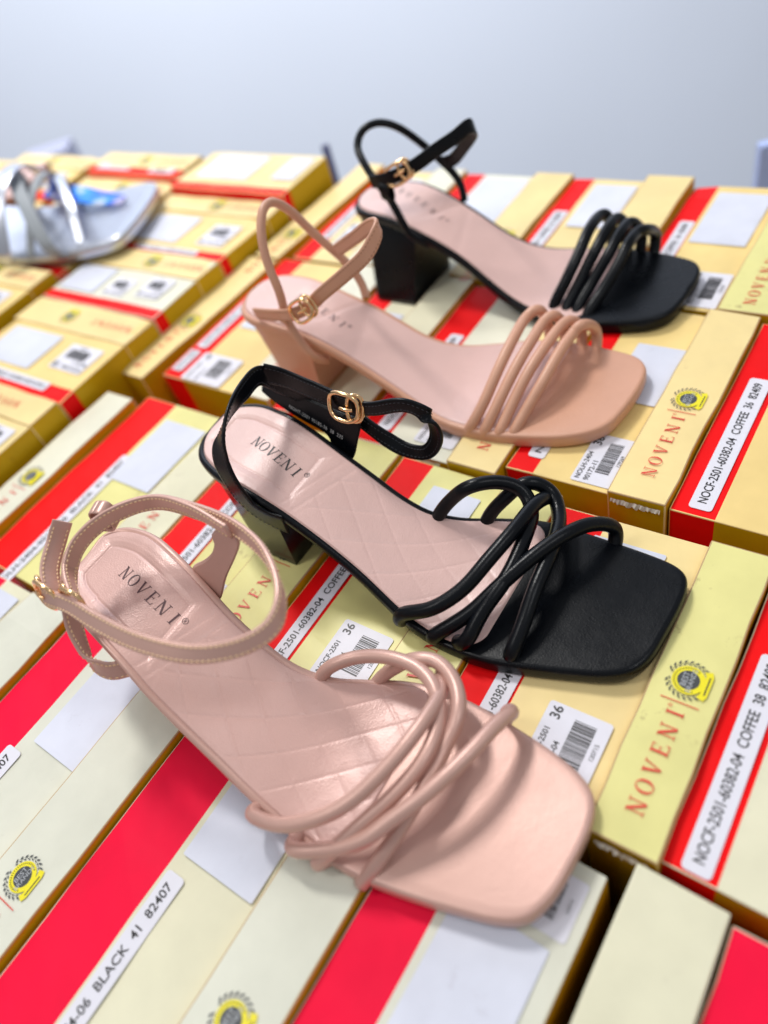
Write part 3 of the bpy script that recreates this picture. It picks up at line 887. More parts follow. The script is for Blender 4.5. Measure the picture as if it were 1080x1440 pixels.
T('fourth crosswise box, just right of the silver sandal toe', 0.3555, 0.4455, 0.487, 0.637, red=0.010, strip=0.026, body='yellow', lid='yellow_light', emb=0.56, auto=False, name=0.50,
  st=[('code', 0.374, 0.405, 0.503, 0.535, CODE38), ('blank', 0.372, 0.412, 0.56, 0.62), ('long', 0.358, 0.365, 0.52, 0.60, COF)], lid_z=0.001)
T('highest crosswise box, at the back beside the far lid rim', 0.4465, 0.5150, 0.487, 0.637, z=0.028, red=0.010, strip=0.0, body='yellow_light', lid='yellow_light',
  st=[('blank', 0.466, 0.508, 0.55, 0.618), ('blank', 0.470, 0.508, 0.495, 0.522)])
k = 0
COLS = [(0.645, 0.795, [0.13, 0.215, 0.300, 0.385, 0.465, 0.507]), (0.803, 0.953, [0.235, 0.325, 0.41, 0.497]), (0.961, 1.111, [0.32, 0.405, 0.49])]
WHERE = ['in the second crosswise column, left of the whitish box', 'under the heel end of the silver sandal', 'under the straps of the silver sandal', 'just behind the silver sandal', 'at the back of the second crosswise column',
         'in the third crosswise column, nearest to the camera', 'in the third crosswise column, beside the brown sandal', 'at the back of the third crosswise column', 'at the far left, front of the last column', 'at the far left, back of the last column']
for y0, y1, xs in COLS:
    for a, b in zip(xs, xs[1:]):
        far = a > 0.44
        T('blurred yellow box ' + WHERE[k], a + 0.0005, b - 0.0005, y0, y1, z=0.02 + (0.006 if k % 3 == 1 else 0), red=0.013, strip=0.028, body=('yellow_light', 'yellow')[k % 2], lid='yellow_light', emb=y0 + 0.075, auto=False, name=y0 + 0.012,
          st=[('blank', a + 0.018, b - 0.034, y0 + 0.085, y0 + 0.14), ('code', a + 0.018, b - 0.036, y0 + 0.015, y0 + 0.05, CODE38)], lid_z=0.001)
        k += 1

# ------------------------------------------------------------------ what lies behind
def wallmesh():
    V, Fc = [], []
    n = 24
    c = Vector((1.75, 1.55, 0)); d = Vector((0.62, -0.78, 0)).normalized()
    # upright wall running across the view
    for i in range(n + 1):
        for z in (-2.2, -1.2, -0.2, 0.8, 2.0):
            p = c + d * ((i / n - 0.5) * 9)
            V.append((p.x, p.y, z))
    for i in range(n):
        for j in range(4):
            a = i * 5 + j
            Fc.append((a, a + 5, a + 6, a + 1))
    return mesh('wall', V, Fc, MAT['wall'])
w = link('wall', fix_normals(wallmesh()))
w['kind'] = 'structure'
tb = empty('table_top', (0.2, 0.5, -0.262))
bpy.data.objects.remove(tb)
me = slab('table_top', -0.16, 0.56, -0.13, 1.13, -0.275, -0.2445, ('wall', 'wall', 'wall', 'wall'), bev=0.002)
o = link('table_top', me)
o['kind'] = 'structure'
# dark rod and far blurred things
o = link('display_rod', tube_mesh('display_rod', [Vector((0.6252, 0.5905, -0.35)), Vector((0.6252, 0.5905, -0.02))], 0.0045, MAT['navy'], 14))
o['label'] = 'thin dark blue rod standing behind the farthest yellow lid rim'
o['category'] = 'rod'
me = slab('carton', -0.045, 0.045, -0.03, 0.03, 0, 0.30, ('lilac', 'lilac', 'lilac', 'lilac'), bev=0.002)
o = link('carton', me, None, (0.768, 1.398, -0.415))
o.rotation_euler.z = -0.9
o['label'] = 'blurred grey lilac carton behind the boxes at the far left'
o['category'] = 'carton'
me = slab('standing_board', -0.06, 0.06, -0.006, 0.006, 0, 0.52, ('paleblue',) * 4, bev=0.002)
o = link('standing_board', me, None, (0.801, 0.132, -0.60))
o.rotation_euler.z = -0.95
o['label'] = 'blue board just visible at the right edge behind the boxes'
o['category'] = 'board'

# ------------------------------------------------------------------ sandals
class Shape:
    """Plan outline and height profile of one sandal in table coordinates (x across, u = y0 - y along the foot)."""
    def __init__(self, y0, near, far, zh=0.057, zt=0.010, thick_h=0.006, thick_t=0.0085):
        self.y0, self.zh, self.zt = y0, zh, zt
        self.th, self.tt = thick_h, thick_t
        pts = [Vector((x, u, 0)) for u, x in near] + [Vector((x, u, 0)) for u, x in reversed(far)]
        d = catmull(pts, 12, closed=True)
        d = resample(d, 480, closed=True)
        d = smooth_line(d, 6, closed=True)
        self.poly = d
        self.L = max(p.y for p in d)
        self.u0 = min(p.y for p in d)
        # rotate list to begin at the heel tip
        i0 = min(range(len(d)), key=lambda i: d[i].y)
        d = d[i0:] + d[:i0]
        i1 = max(range(len(d)), key=lambda i: d[i].y)
        # toe point: middle of the blunt toe edge
        top = [i for i in range(len(d)) if d[i].y > self.L - 0.0012]
        if top:
            i1 = top[len(top) // 2]
        self.n = 110
        a = resample(d[:i1 + 1], self.n + 1)
        b = resample(d[i1:] + [d[0]], self.n + 1)
        # a runs along one side, b back along the other
        self.side_a, self.side_b = a, list(reversed(b))
        self.ring = a[:-1] + list(reversed(self.side_b))[:-1]

    def prof(self, u):
        s = min(1, max(0, (u - .035) / (.165 - .035)))
        s = s * s * (3 - 2 * s)
        z = self.zh * (1 - s) + self.zt * s
        t = max(0.0, (u - 0.205) / 0.05)
        return z + 0.0022 * t * t

    def thick(self, u):
        s = min(1, max(0, (u - 0.10) / 0.08))
        return self.th + (self.tt - self.th) * s

    def span(self, u):
        u = min(self.L - 1e-4, max(self.u0 + 1e-4, u))
        xs = []
        P = self.poly
        for i in range(len(P)):
            a, b = P[i], P[(i + 1) % len(P)]
            if (a.y - u) * (b.y - u) <= 0 and abs(a.y - b.y) > 1e-9:
                xs.append(a.x + (b.x - a.x) * (u - a.y) / (b.y - a.y))
        return min(xs), max(xs)

    def W(self, x, u, z):
        return Vector((x, self.y0 - u, z))

def inset_ring(ring, d):
    n = len(ring)
    out = []
    cx = sum(p.x for p in ring) / n
    for i in range(n):
        t = (ring[(i + 1) % n] - ring[i - 1]).normalized()
        nrm = Vector((-t.y, t.x, 0))
        out.append(ring[i] + nrm * d)
    # choose the sign that goes inwards
    area = lambda R: abs(sum(R[i - 1].x * R[i].y - R[i].x * R[i - 1].y for i in range(n)))
    if area(out) > area(ring) and d > 0 or area(out) < area(ring) and d < 0:
        out = [ring[i] * 2 - out[i] for i in range(n)]
    return out

def sole_mesh(sh, mat):
    """Leather wrapped sole: rounded rim, top skin and underside."""
    n = len(sh.ring)
    steps = [(0.0045, -1.0), (0.0014, -0.99), (0.0004, -0.94), (0.0, -0.82), (-0.0001, -0.5), (0.0, -0.24), (0.0005, -0.09), (0.0013, -0.02), (0.0024, 0.0)]
    V, Fc = [], []
    for d, f in steps:
        R = inset_ring(sh.ring, d)
        for p in R:
            V.append(sh.W(p.x, p.y, sh.prof(p.y) + f * sh.thick(p.y)))
    K = len(steps)
    for k in range(K - 1):
        for i in range(n):
            j = (i + 1) % n
            Fc.append((k * n + i, k * n + j, (k + 1) * n + j, (k + 1) * n + i))
    # top skin and underside joined across
    N = sh.n
    M_ = 18
    for top in (True, False):
        base = (K - 1) * n if top else 0
        idx = {}
        def vid(i, m):
            # i along 0..N, m across 0..M_
            ia, ib = i % n, (n - i) % n
            if m == 0 or i == 0 or i == N:
                return base + ia
            if m == M_:
                return base + ib
            if (i, m) not in idx:
                a, b = V[base + ia], V[base + ib]
                p = a.lerp(b, m / M_)
                u = sh.y0 - p.y
                p.z = sh.prof(u) - (0.0028 * math.sin(math.pi * m / M_) ** 0.35 * (1 - smoothstep(0.10, 0.15, u)) if top else sh.thick(u))
                idx[(i, m)] = len(V)
                V.append(p)
            return idx[(i, m)]
        for i in range(N):
            for m in range(M_):
                q = [vid(i, m), vid(i, m + 1), vid(i + 1, m + 1), vid(i + 1, m)]
                r = []
                for x in q:
                    if x not in r:
                        r.append(x)
                if len(r) >= 3:
                    Fc.append(tuple(r))
    return fix_normals(mesh('sole', V, Fc, mat))

def smoothstep(a, b, x):
    t = min(1, max(0, (x - a) / (b - a)))
    return t * t * (3 - 2 * t)

def footbed_mesh(sh, mat, u_end, quilt=True, inset=0.0028, near_round=0.012, far_round=0.012, name='footbed', slant=0.0):
    """Padded sock with heel cup, pressed border and quilting lines as real relief."""
    n, m = 330, 120
    u_beg = sh.u0 + inset
    V, Fc = [], []
    g = lambda d, s: math.exp(-(d / s) ** 2)
    sp = []
    for i in range(n + 1):
        f = i / n
        # denser stations near both ends
        f = f + 0.10 * math.sin(2 * math.pi * f) / (2 * math.pi) * -1
        u = u_beg + (u_end - u_beg) * f
        a, b = sh.span(u)
        a2, b2 = sh.span(max(sh.u0 + 1e-4, u - inset * 0.8)) if u < 0.03 else (a, b)
        a, b = max(a, a2) + inset, min(b, b2) - inset
        r = near_round
        if u > u_end - r:
            t = (u - (u_end - r)) / r
            a += r * (1 - math.sqrt(max(0, 1 - t * t)))
        r = far_round
        if u > u_end - r:
            t = (u - (u_end - r)) / r
            b -= r * (1 - math.sqrt(max(0, 1 - t * t)))
        if b < a:
            a = b = (a + b) / 2
        sp.append((u, a, b))
    for (u, a, b) in sp:
        c = (a + b) / 2
        for k in range(m + 1):
            t = k / m
            # denser towards the edges
            tt = t - 0.12 * math.sin(2 * math.pi * t) / (2 * math.pi) * 2
            x = a + (b - a) * tt
            ed = min(x - a, b - x, (u - u_beg) * 1.2 + 0.0005 if u < 0.05 else 9, (u_end - u) + 0.0)
            z = 0.0013 * smoothstep(-0.0001, 0.0011, ed) - 0.0006
            v = x - c
            uu = u + slant * v
            if quilt:
                # heel cup
                dcup = min((x - a), (b - x), (u - u_beg) * 1.1, (0.0775 - u) * 1.3)
                z -= 0.0011 * smoothstep(0.003, 0.012, dcup) * (1 if u < 0.08 else 0)
                z += 0.00012 * g(dcup - 0.0068, 0.0009)
                z -= 0.0004 * g(dcup - 0.0098, 0.0007)
                # slanted border before the quilting
                for off in (0.0755, 0.0815):
                    z -= 0.00018 * g(u - off - 0.28 * v, 0.0008) * smoothstep(0.0, 0.004, ed)
                if u > 0.080:
                    q = smoothstep(0.0805, 0.083, u - 0.28 * v)
                    p1 = (u * 0.80 + v * 1.02) / 0.0195
                    p2 = (u * 0.80 - v * 1.02) / 0.0195
                    d1 = abs(p1 - round(p1)) * 0.0195
                    d2 = abs(p2 - round(p2)) * 0.0195
                    inn = smoothstep(0.001, 0.003, ed)
                    z -= q * inn * 0.00017 * (g(d1, 0.00075) + g(d2, 0.00075))
                    z += q * inn * 0.00012 * (min(1, min(d1, d2) / 0.0055))
            else:
                z -= 0.0016 * smoothstep(0.004, 0.022, min(x - a, b - x, u - u_beg)) * (1 - smoothstep(0.05, 0.09, u))
                # soft creases across the arch
                z -= 0.0004 * g(u - 0.066 - 0.5 * v, 0.002) * smoothstep(-0.02, 0.01, v)
                z -= 0.0003 * g(u - 0.088 + 0.3 * v, 0.003)
            V.append(sh.W(x, u, sh.prof(u) + z))
    for i in range(n):
        for k in range(m):
            a = i * (m + 1) + k
            Fc.append((a, a + 1, a + m + 2, a + m + 1))
    def bed_z(x, u):
        i = min(range(n + 1), key=lambda q: abs(sp[q][0] - u))
        row = V[i * (m + 1):(i + 1) * (m + 1)]
        i2 = min(range(m + 1), key=lambda q: abs(row[q].x - x))
        # height read off the row, carried along the slope of the profile
        return row[i2].z - sh.prof(sp[i][0]) + sh.prof(u)
    sh.bed_z = bed_z
    return fix_normals(mesh(name, V, Fc, mat))

def heel_mesh(sh, mat, xb0, xb1, ub0, ub1, u_top=0.066, flare=0.0):
    """Block heel lofted from the curved seat to a squared foot."""
    def loop_top():
        P = []
        K = 20
        ring = inset_ring(sh.ring, 0.0015)
        S_ = []
        na = [p for p in sh.side_a if p.y <= u_top]
        nb = [p for p in sh.side_b if p.y <= u_top]
        # decide which one is the near (low x) side
        if sum(p.x for p in na) / len(na) > sum(p.x for p in nb) / len(nb):
            na, nb = nb, na
        path = list(reversed(na)) + nb[1:]
        c = sum((p for p in path), Vector()) / len(path)
        path = [p + (Vector((c.x, max(p.y, 0.03), 0)) - p).normalized() * 0.0018 for p in path]
        path = resample(path, 61)
        front = [path[-1].lerp(path[0], k / 20) for k in range(1, 20)]
        return path + front
    top = loop_top()
    r = 0.003
    def loop_bot():
        # start front-near corner, up the near side, round the back, down the far side
        path = [Vector((xb0, ub1, 0)), Vector((xb0, ub0 + r, 0)), Vector((xb0 + r * 0.3, ub0 + r * 0.3, 0)), Vector((xb0 + r, ub0, 0)),
                Vector((xb1 - r, ub0, 0)), Vector((xb1 - r * 0.3, ub0 + r * 0.3, 0)), Vector((xb1, ub0 + r, 0)), Vector((xb1, ub1, 0))]
        P = resample(path, 61)
        front = [P[-1].lerp(P[0], k / 20) for k in range(1, 20)]
        return P + front
    bot = loop_bot()
    n = len(top)
    V, Fc = [], []
    K = 14
    zb = 0.003
    for k in range(K + 1):
        f = k / K
        s = f ** 0.8                       # blend: quickly squared
        for i in range(n):
            p = top[i].lerp(bot[i], s)
            zt = sh.prof(top[i].y) - sh.thick(top[i].y) + 0.001
            V.append(sh.W(p.x, p.y, zt * (1 - f) + zb * f))
    for k in range(K):
        for i in range(n):
            j = (i + 1) % n
            Fc.append((k * n + i, k * n + j, (k + 1) * n + j, (k + 1) * n + i))
    Fc.append(tuple(K * n + i for i in range(n)))
    Fc.append(tuple(range(n)))
    me = mesh('heel', V, Fc, mat)
    fix_normals(me)
    # keep the front corners crisp
    b = bmesh.new()
    b.from_mesh(me)
    for e in b.edges:
        if len(e.link_faces) == 2 and e.calc_face_angle() > 0.5:
            e.smooth = False
    b.to_mesh(me)
    b.free()
    V2 = [sh.W(p.x, p.y, z) for z in (0.0, 0.0031) for p in bot]
    F2 = [(i, (i + 1) % n, n + (i + 1) % n, n + i) for i in range(n)] + [tuple(range(n)), tuple(range(n, 2 * n))]
    return me, V2, F2

def rel(me, o):
    """Move mesh data so that it sits under a root at point o."""
    me.transform(Matrix.Translation(-o))
    return me

def place_serif(sh, word, p0, p1, h, mat, root, o):
    """Brand stamp on the footbed, running from p0 to p1 (centres of first and last letter, table x,y)."""
    d = Vector((p1[0] - p0[0], p1[1] - p0[1], 0))
    pitch = d.length / (len(word) - 1)
    src = serif_mesh(word, h, pitch, mat)
    me = src.copy()
    ex = d.normalized()
    ey = Vector((-ex.y, ex.x, 0))
    for v in me.vertices:
        q = Vector((p0[0], p0[1], 0)) + ex * v.co.x + ey * v.co.y
        v.co = (q.x, q.y, sh.bed_z(q.x, sh.y0 - q.y) + 0.00016)
    return link('lettering', rel(me, o), root)

def buckle(root, centre, tdir, ndir, mat, L=0.0175, Wd=0.0135, r=0.0010, o=Vector()):
    """Rounded double frame with centre bar and prong; tdir along the strap, ndir outwards."""
    t = Vector(tdir).normalized()
    nn = Vector(ndir)
    nn = (nn - t * nn.dot(t)).normalized()
    w = nn.cross(t)
    c = Vector(centre)
    def oval(l, wd, off, shift=0.0):
        P = []
        for k in range(48):
            a = 2 * math.pi * k / 48
            ca, sa = math.cos(a), math.sin(a)
            x = math.copysign(abs(ca) ** 0.75, ca) * l / 2 + shift
            y = math.copysign(abs(sa) ** 0.75, sa) * wd / 2
            P.append(c + t * x + w * y + nn * (off - 0.25 * abs(x) * abs(x) / l))
        return P
    b = link('buckle', rel(tube_mesh('buckle', oval(L, Wd, 0.0015), r, mat, 14, closed=True), o), root)
    link('keeper_frame', rel(tube_mesh('keeper_frame', oval(L * 0.42, Wd * 0.98, 0.0008, L * 0.34), r * 0.9, mat, 12, closed=True), o), b)
    P = [c + t * (L * 0.36) + nn * 0.0019, c + t * (L * 0.15) + nn * 0.0030, c - t * (L * 0.05) + nn * 0.0026]
    link('prong', rel(tube_mesh('prong', catmull(P, 8), r * 0.75, mat, 10), o), b)
    return b

def plate_poly(name, pts, thick, ndir, mat, rounded=2):
    """Soft leather piece with a free outline (3D points), given thickness."""
    P = catmull([Vector(p) for p in pts], 6, closed=True)
    P = smooth_line(P, rounded, closed=True)
    n = len(P)
    nn = Vector(ndir).normalized()
    c = sum(P, Vector()) / n
    b = bmesh.new()
    lo = [b.verts.new(p - nn * thick / 2) for p in P]
    hi = [b.verts.new(p + nn * thick / 2) for p in P]
    for i in range(n):
        j = (i + 1) % n
        b.faces.new((lo[i], lo[j], hi[j], hi[i]))
    b.faces.new(hi)
    b.faces.new(lo[::-1])
    bmesh.ops.recalc_face_normals(b, faces=b.faces)
    ed = [e for e in b.edges if len(e.link_faces) == 2 and e.calc_face_angle() > 1.0]
    bmesh.ops.bevel(b, geom=ed, offset=thick * 0.3, segments=2, affect='EDGES')
    bmesh.ops.triangulate(b, faces=[f for f in b.faces if len(f.verts) > 4])
    me = bpy.data.meshes.new(name)
    b.to_mesh(me)
    b.free()
    me.materials.append(mat)
    for p in me.polygons:
        p.use_smooth = len(p.vertices) == 4
    return me

def sandal(label, group, sh, leather_m, insole_m, u_end, quilt, heel_box, heel_mat, rubber_m, near_round=0.012, far_round=0.012):
    a, b = sh.span(0.03)
    o = Vector(((a + b) / 2, sh.y0 - 0.03, 0))
    root = empty('sandal', o, 0, label, 'sandal', group)
    link('sole', rel(sole_mesh(sh, MAT[leather_m]), o), root)
    link('footbed', rel(footbed_mesh(sh, MAT[insole_m], u_end, quilt, near_round=near_round, far_round=far_round), o), root)
    me, V2, F2 = heel_mesh(sh, MAT[heel_mat], *heel_box)
    h = link('heel', rel(me, o), root)
    link('heel_tip', rel(fix_normals(mesh('heel_tip', V2, F2, MAT[rubber_m], smooth=False)), o), h)
    return root, o

def cord(root, o, key, r, mat, name='toe_strap', per=14, flat=False):
    P = catmull(PATHS[key], per)
    P = smooth_line(resample(P, 130), 10)
    return link(name, rel(tube_mesh(name, P, r, MAT[mat], 20), o), root)

def band(root, o, key, width, thick, wdirs, mat, thread, name='ankle_strap', faces=(1, -1), edges=(1, -1), pts=None, sm=8, closed=False):
    P = catmull(pts or PATHS[key], 14)
    P = smooth_line(resample(P, 200), sm)
    fr = ribbon_frames(P, wdirs)
    b = link(name, rel(ribbon_mesh(name, fr, width, thick, MAT[mat]), o), root)
    if thread:
        link('stitching', rel(stitch_mesh('stitching', fr, width, thick, MAT[thread], faces=faces, edges=edges, r=0.0002 if thread == 'thread_black' else 0.00036, inset=0.0019 if thread == 'thread_black' else 0.0013), o), b)
    return b, fr

SG = 'sandals standing on the boxes'
# --- front rose sandal
shP = Shape(0.307,
  [(0.003,0.076),(0.005,0.061),(0.014,0.0510),(0.030,0.0465),(0.043,0.0440),(0.067,0.0390),(0.082,0.0355),(0.100,0.0325),(0.116,0.0300),(0.131,0.0275),(0.150,0.0252),(0.168,0.0243),(0.185,0.0250),(0.199,0.0272),(0.214,0.0305),(0.229,0.0345),(0.242,0.0385),(0.250,0.0435),(0.2545,0.0530),(0.2562,0.0660)],
  [(0.001,0.088),(0.009,0.0965),(0.026,0.0995),(0.046,0.0965),(0.067,0.0915),(0.086,0.0865),(0.104,0.0840),(0.118,0.0838),(0.133,0.0880),(0.146,0.0955),(0.161,0.1035),(0.178,0.1075),(0.200,0.1075),(0.218,0.1055),(0.235,0.1025),(0.246,0.0990),(0.2535,0.0935),(0.2565,0.0840)])
rootP, oP = sandal('rose pink strappy sandal nearest the camera, with quilted footbed and gold buckles', SG, shP, 'rose', 'insole_rose', 0.180, True,
                   (0.042, 0.090, 0.040, 0.063), 'rose', 'rubber_tan')
for k in ('p1_s4', 'p1_s3', 'p1_s2', 'p1_s1'):
    cord(rootP, oP, k, 0.0031, 'rose')
place_serif(shP, 'NOVENI', (0.0757, 0.2735), (0.0693, 0.2385), 0.0062, MAT['ink_brown'], rootP, oP)
UP = (0, 0, 1)
band(rootP, oP, 'p1_sling', 0.0088, 0.0019, [(0.2, 0.5, 1), (0.1, 0.25, 1), UP, UP, UP], 'rose', 'thread_rose', 'heel_sling')
bR, frR = band(rootP, oP, 'p1_ring', 0.0078, 0.0024, [(0.5, 0, .85), (0.75, 0, .65), (0.75, .1, .65), (0.3, .4, .85), (0.4, .3, .85), (0.5, 0, .85), (0.3, .2, .95), (0, .3, 1), (-.1, .1, 1)], 'rose', 'thread_rose', 'ankle_strap')
band(rootP, oP, 'p1_tail', 0.0085, 0.0016, [(-0.4, 0.3, 0.6)], 'rose', 'thread_rose', 'strap_tip')
tp = link('side_tab', rel(plate_poly('side_tab', PATHS['p1_tabpoly'], 0.0022, (1, 0.1, 0.1), MAT['rose']), oP), rootP)
# keeper loop over both straps at the back
kc = Vector(PATHS['p1_ring'][12])
def keeper(root, o, c, tdir, w, d, mat, wid=0.0075, name='strap_keeper'):
    t = Vector(tdir).normalized()
    zz = Vector((0, 0, 1))
    s = zz.cross(t).normalized()
    P = []
    for k in range(40):
        a = 2 * math.pi * k / 40
        ca, sa = math.cos(a), math.sin(a)
        P.append(c + zz * (math.copysign(abs(ca) ** 0.6, ca) * w / 2) + s * (math.copysign(abs(sa) ** 0.6, sa) * d / 2))
    fr = [(P[i % 40], (P[(i + 1) % 40] - P[i - 1 if i % 40 else 39]).normalized(), t, Vector()) for i in range(41)]
    fr = [(P[i % 40], (P[(i + 1) % 40] - P[(i - 1) % 40]).normalized(), t, t.cross((P[(i + 1) % 40] - P[(i - 1) % 40]).normalized())) for i in range(41)]
    return link(name, rel(ribbon_mesh(name, fr, wid, 0.0013, MAT[mat]), o), root)
keeper(rootP, oP, kc + Vector((-0.0005, -0.001, 0.002)), (0.9, 0.35, 0), 0.0125, 0.0085, 'rose')
buckle(rootP, (0.0445, 0.2705, 0.0835), (0.0, 1, 0.1), (-1, -0.1, 0.25), MAT['gold'], L=0.014, Wd=0.0125, r=0.0010, o=oP)
buckle(rootP, (0.0475, 0.2555, 0.0835), (-0.1, 1, 0.0), (-1, -0.2, 0.3), MAT['gold'], L=0.013, Wd=0.0125, r=0.0010, o=oP)

# --- black strappy sandal
shB = Shape(0.304,
  [(0.0005,0.171),(0.003,0.158),(0.010,0.1490),(0.022,0.1435),(0.036,0.1400),(0.055,0.1388),(0.078,0.1380),(0.100,0.1365),(0.115,0.1345),(0.127,0.1318),(0.138,0.1290),(0.150,0.1268),(0.168,0.1255),(0.185,0.1265),(0.201,0.1305),(0.221,0.1370),(0.236,0.1425),(0.2435,0.1480),(0.2475,0.1570),(0.2488,0.1700)],
  [(0.0005,0.180),(0.004,0.189),(0.017,0.1945),(0.037,0.1935),(0.058,0.1905),(0.078,0.1878),(0.094,0.1865),(0.111,0.1853),(0.125,0.1866),(0.139,0.1925),(0.155,0.2020),(0.175,0.2085),(0.195,0.2090),(0.212,0.2085),(0.230,0.2072),(0.240,0.2055),(0.2465,0.2020),(0.2490,0.1950),(0.2495,0.1850)])
rootB, oB = sandal('black strappy sandal in the middle with a light pink quilted footbed and gold buckle', SG, shB, 'black', 'insole', 0.1815, True,
                   (0.1372, 0.188, 0.038, 0.0655), 'black_heel', 'rubber')
for k in ('b2_s4', 'b2_s2', 'b2_s3', 'b2_s1'):
    cord(rootB, oB, k, 0.0035, 'black')
place_serif(shB, 'NOVENI', (0.1695, 0.2675), (0.1633, 0.2385), 0.0062, MAT['ink'], rootB, oB)
band(rootB, oB, 'b2_sling', lambda f: 0.0140 - 0.0035 * min(1, f * 1.6), 0.0019, [(0, -0.3, 1), (0, -0.7, 0.7), (0.1, -0.9, 0.35), (0.1, -0.5, 0.8), UP, UP, UP], 'black', 'thread_black', 'heel_sling')
band(rootB, oB, 'b2_far', lambda f: 0.0118 - 0.0038 * smoothstep(0.28, 0.36, f), 0.0022, [UP, (0.15, 0, 1), (0.1, 0, 1), (0.0, 0.3, 1), (0.2, 0.9, 0.4), (0.3, 0.6, 0.8), (0.1, 0.1, 1)], 'black', 'thread_black', 'ankle_strap')
tb2 = link('side_tab', rel(plate_poly('side_tab', PATHS['b2_tabpoly'], 0.0024, (1, 0.05, 0.12), MAT['black']), oB), rootB)
buckle(rootB, (0.1955, 0.2235, 0.0705), (0.02, -1, -0.05), (-1, -0.1, 0.35), MAT['gold'], L=0.0175, Wd=0.0145, r=0.00115, o=oB)
tm = text_mesh('NOHT-2501 90185-36  38  235', 0.0030, MAT['ink_white'], space=1.1).copy()
p0, p1 = Vector((0.1958, 0.2655, 0.0590)), Vector((0.1925, 0.2300, 0.0495))
ex = (p1 - p0).normalized()
wmax = max(v.co.x for v in tm.vertices)
nx = Vector((-1, 0, 0.357)).normalized()
ey = nx.cross(ex).normalized()
for v in tm.vertices:
    v.co = p0 + ex * (v.co.x * (p1 - p0).length / wmax) + ey * v.co.y
link('printed_size', rel(tm, oB), tb2)

# --- tan pink sandal with four parallel cords
shT = Shape(0.371,
  [(0.001,0.277),(0.006,0.2660),(0.014,0.2600),(0.027,0.2560),(0.046,0.2555),(0.070,0.2580),(0.089,0.2592),(0.110,0.2592),(0.131,0.2575),(0.152,0.2538),(0.170,0.2525),(0.188,0.2535),(0.206,0.2578),(0.226,0.2640),(0.239,0.2715),(0.2460,0.2800),(0.2490,0.2930)],
  [(0.000,0.288),(0.003,0.2985),(0.012,0.3050),(0.030,0.3065),(0.048,0.3050),(0.066,0.3050),(0.084,0.3070),(0.100,0.3078),(0.116,0.3085),(0.128,0.3115),(0.140,0.3180),(0.153,0.3275),(0.170,0.3365),(0.188,0.3410),(0.207,0.3415),(0.226,0.3400),(0.240,0.3365),(0.2475,0.3290),(0.2502,0.3160)])
rootT, oT = sandal('buff pink sandal with four parallel cords over the toes and a thin ankle strap', SG, shT, 'tan', 'insole', 0.200, False,
                   (0.260, 0.304, 0.026, 0.058), 'tan', 'rubber_tan', 0.006, 0.006)
for k in ('p3_s1', 'p3_s2', 'p3_s3', 'p3_s4'):
    cord(rootT, oT, k, 0.0032, 'tan')
place_serif(shT, 'NOVENI', (0.2860, 0.3290), (0.2800, 0.2940), 0.0050, MAT['ink_brown'], rootT, oT)
cord(rootT, oT, 'p3_tube', 0.0026, 'tan', 'heel_sling')
band(rootT, oT, 'p3_ankle', 0.0082, 0.0020, [(0, 0.3, 1), (0, 0, 1), (0.1, 0.3, 1), (0.1, 0.1, 1), (0, 0, 1), (0, 0, 1)], 'tan', 'thread_tan')
buckle(rootT, (0.2535, 0.2945, 0.0745), (0.15, -0.8, 0.45), (-1, -0.1, 0.2), MAT['gold'], L=0.0165, Wd=0.0125, r=0.0011, o=oT)
keeper(rootT, oT, Vector(PATHS['p3_tube'][3]) + Vector((-0.0005, 0, 0.0045)), (0, 1, 0.3), 0.0085, 0.0065, 'tan', 0.005)

# --- far black sandal with four parallel cords
shF = Shape(0.364,
  [(0.001,0.401),(0.004,0.3920),(0.011,0.3860),(0.022,0.3820),(0.036,0.3795),(0.051,0.3768),(0.067,0.3755),(0.082,0.3755),(0.099,0.3745),(0.121,0.3690),(0.137,0.3645),(0.152,0.3615),(0.172,0.3600),(0.192,0.3608),(0.212,0.3650),(0.227,0.3710),(0.2350,0.3790),(0.2380,0.3900),(0.2390,0.4060)],
  [(0.000,0.410),(0.002,0.4180),(0.009,0.4250),(0.022,0.4290),(0.036,0.4290),(0.058,0.4262),(0.078,0.4242),(0.096,0.4222),(0.112,0.4210),(0.126,0.4230),(0.138,0.4280),(0.152,0.4360),(0.170,0.4415),(0.190,0.4432),(0.206,0.4415),(0.220,0.4390),(0.231,0.4350),(0.2370,0.4280),(0.2392,0.4180)])
rootF, oF = sandal('black sandal farthest back, four parallel cords over the toes', SG, shF, 'black', 'insole', 0.186, False,
                   (0.3625, 0.4125, 0.026, 0.061), 'black', 'rubber', 0.006, 0.006)
for k in ('b4_s1', 'b4_s2', 'b4_s3', 'b4_s4'):
    cord(rootF, oF, k, 0.0037, 'black')
place_serif(shF, 'NOVENI', (0.4140, 0.3320), (0.3990, 0.2920), 0.0048, MAT['ink_brown'], rootF, oF)
cord(rootF, oF, 'b4_tube', 0.0026, 'black', 'heel_sling')
band(rootF, oF, 'b4_ankle', 0.0088, 0.0020, [(0, 0.2, 1), (0, 0.2, 1), (0.1, 0.3, 1), (0, 0, 1)], 'black', None)
buckle(rootF, (0.3765, 0.3020, 0.0905), (0.25, -0.8, 0.35), (-1, -0.2, 0.2), MAT['gold'], L=0.0175, Wd=0.0120, r=0.0012, o=oF)
keeper(rootF, oF, Vector((0.3735, 0.3115, 0.0800)), (0, 1, 0.3), 0.011, 0.0065, 'black', 0.007)

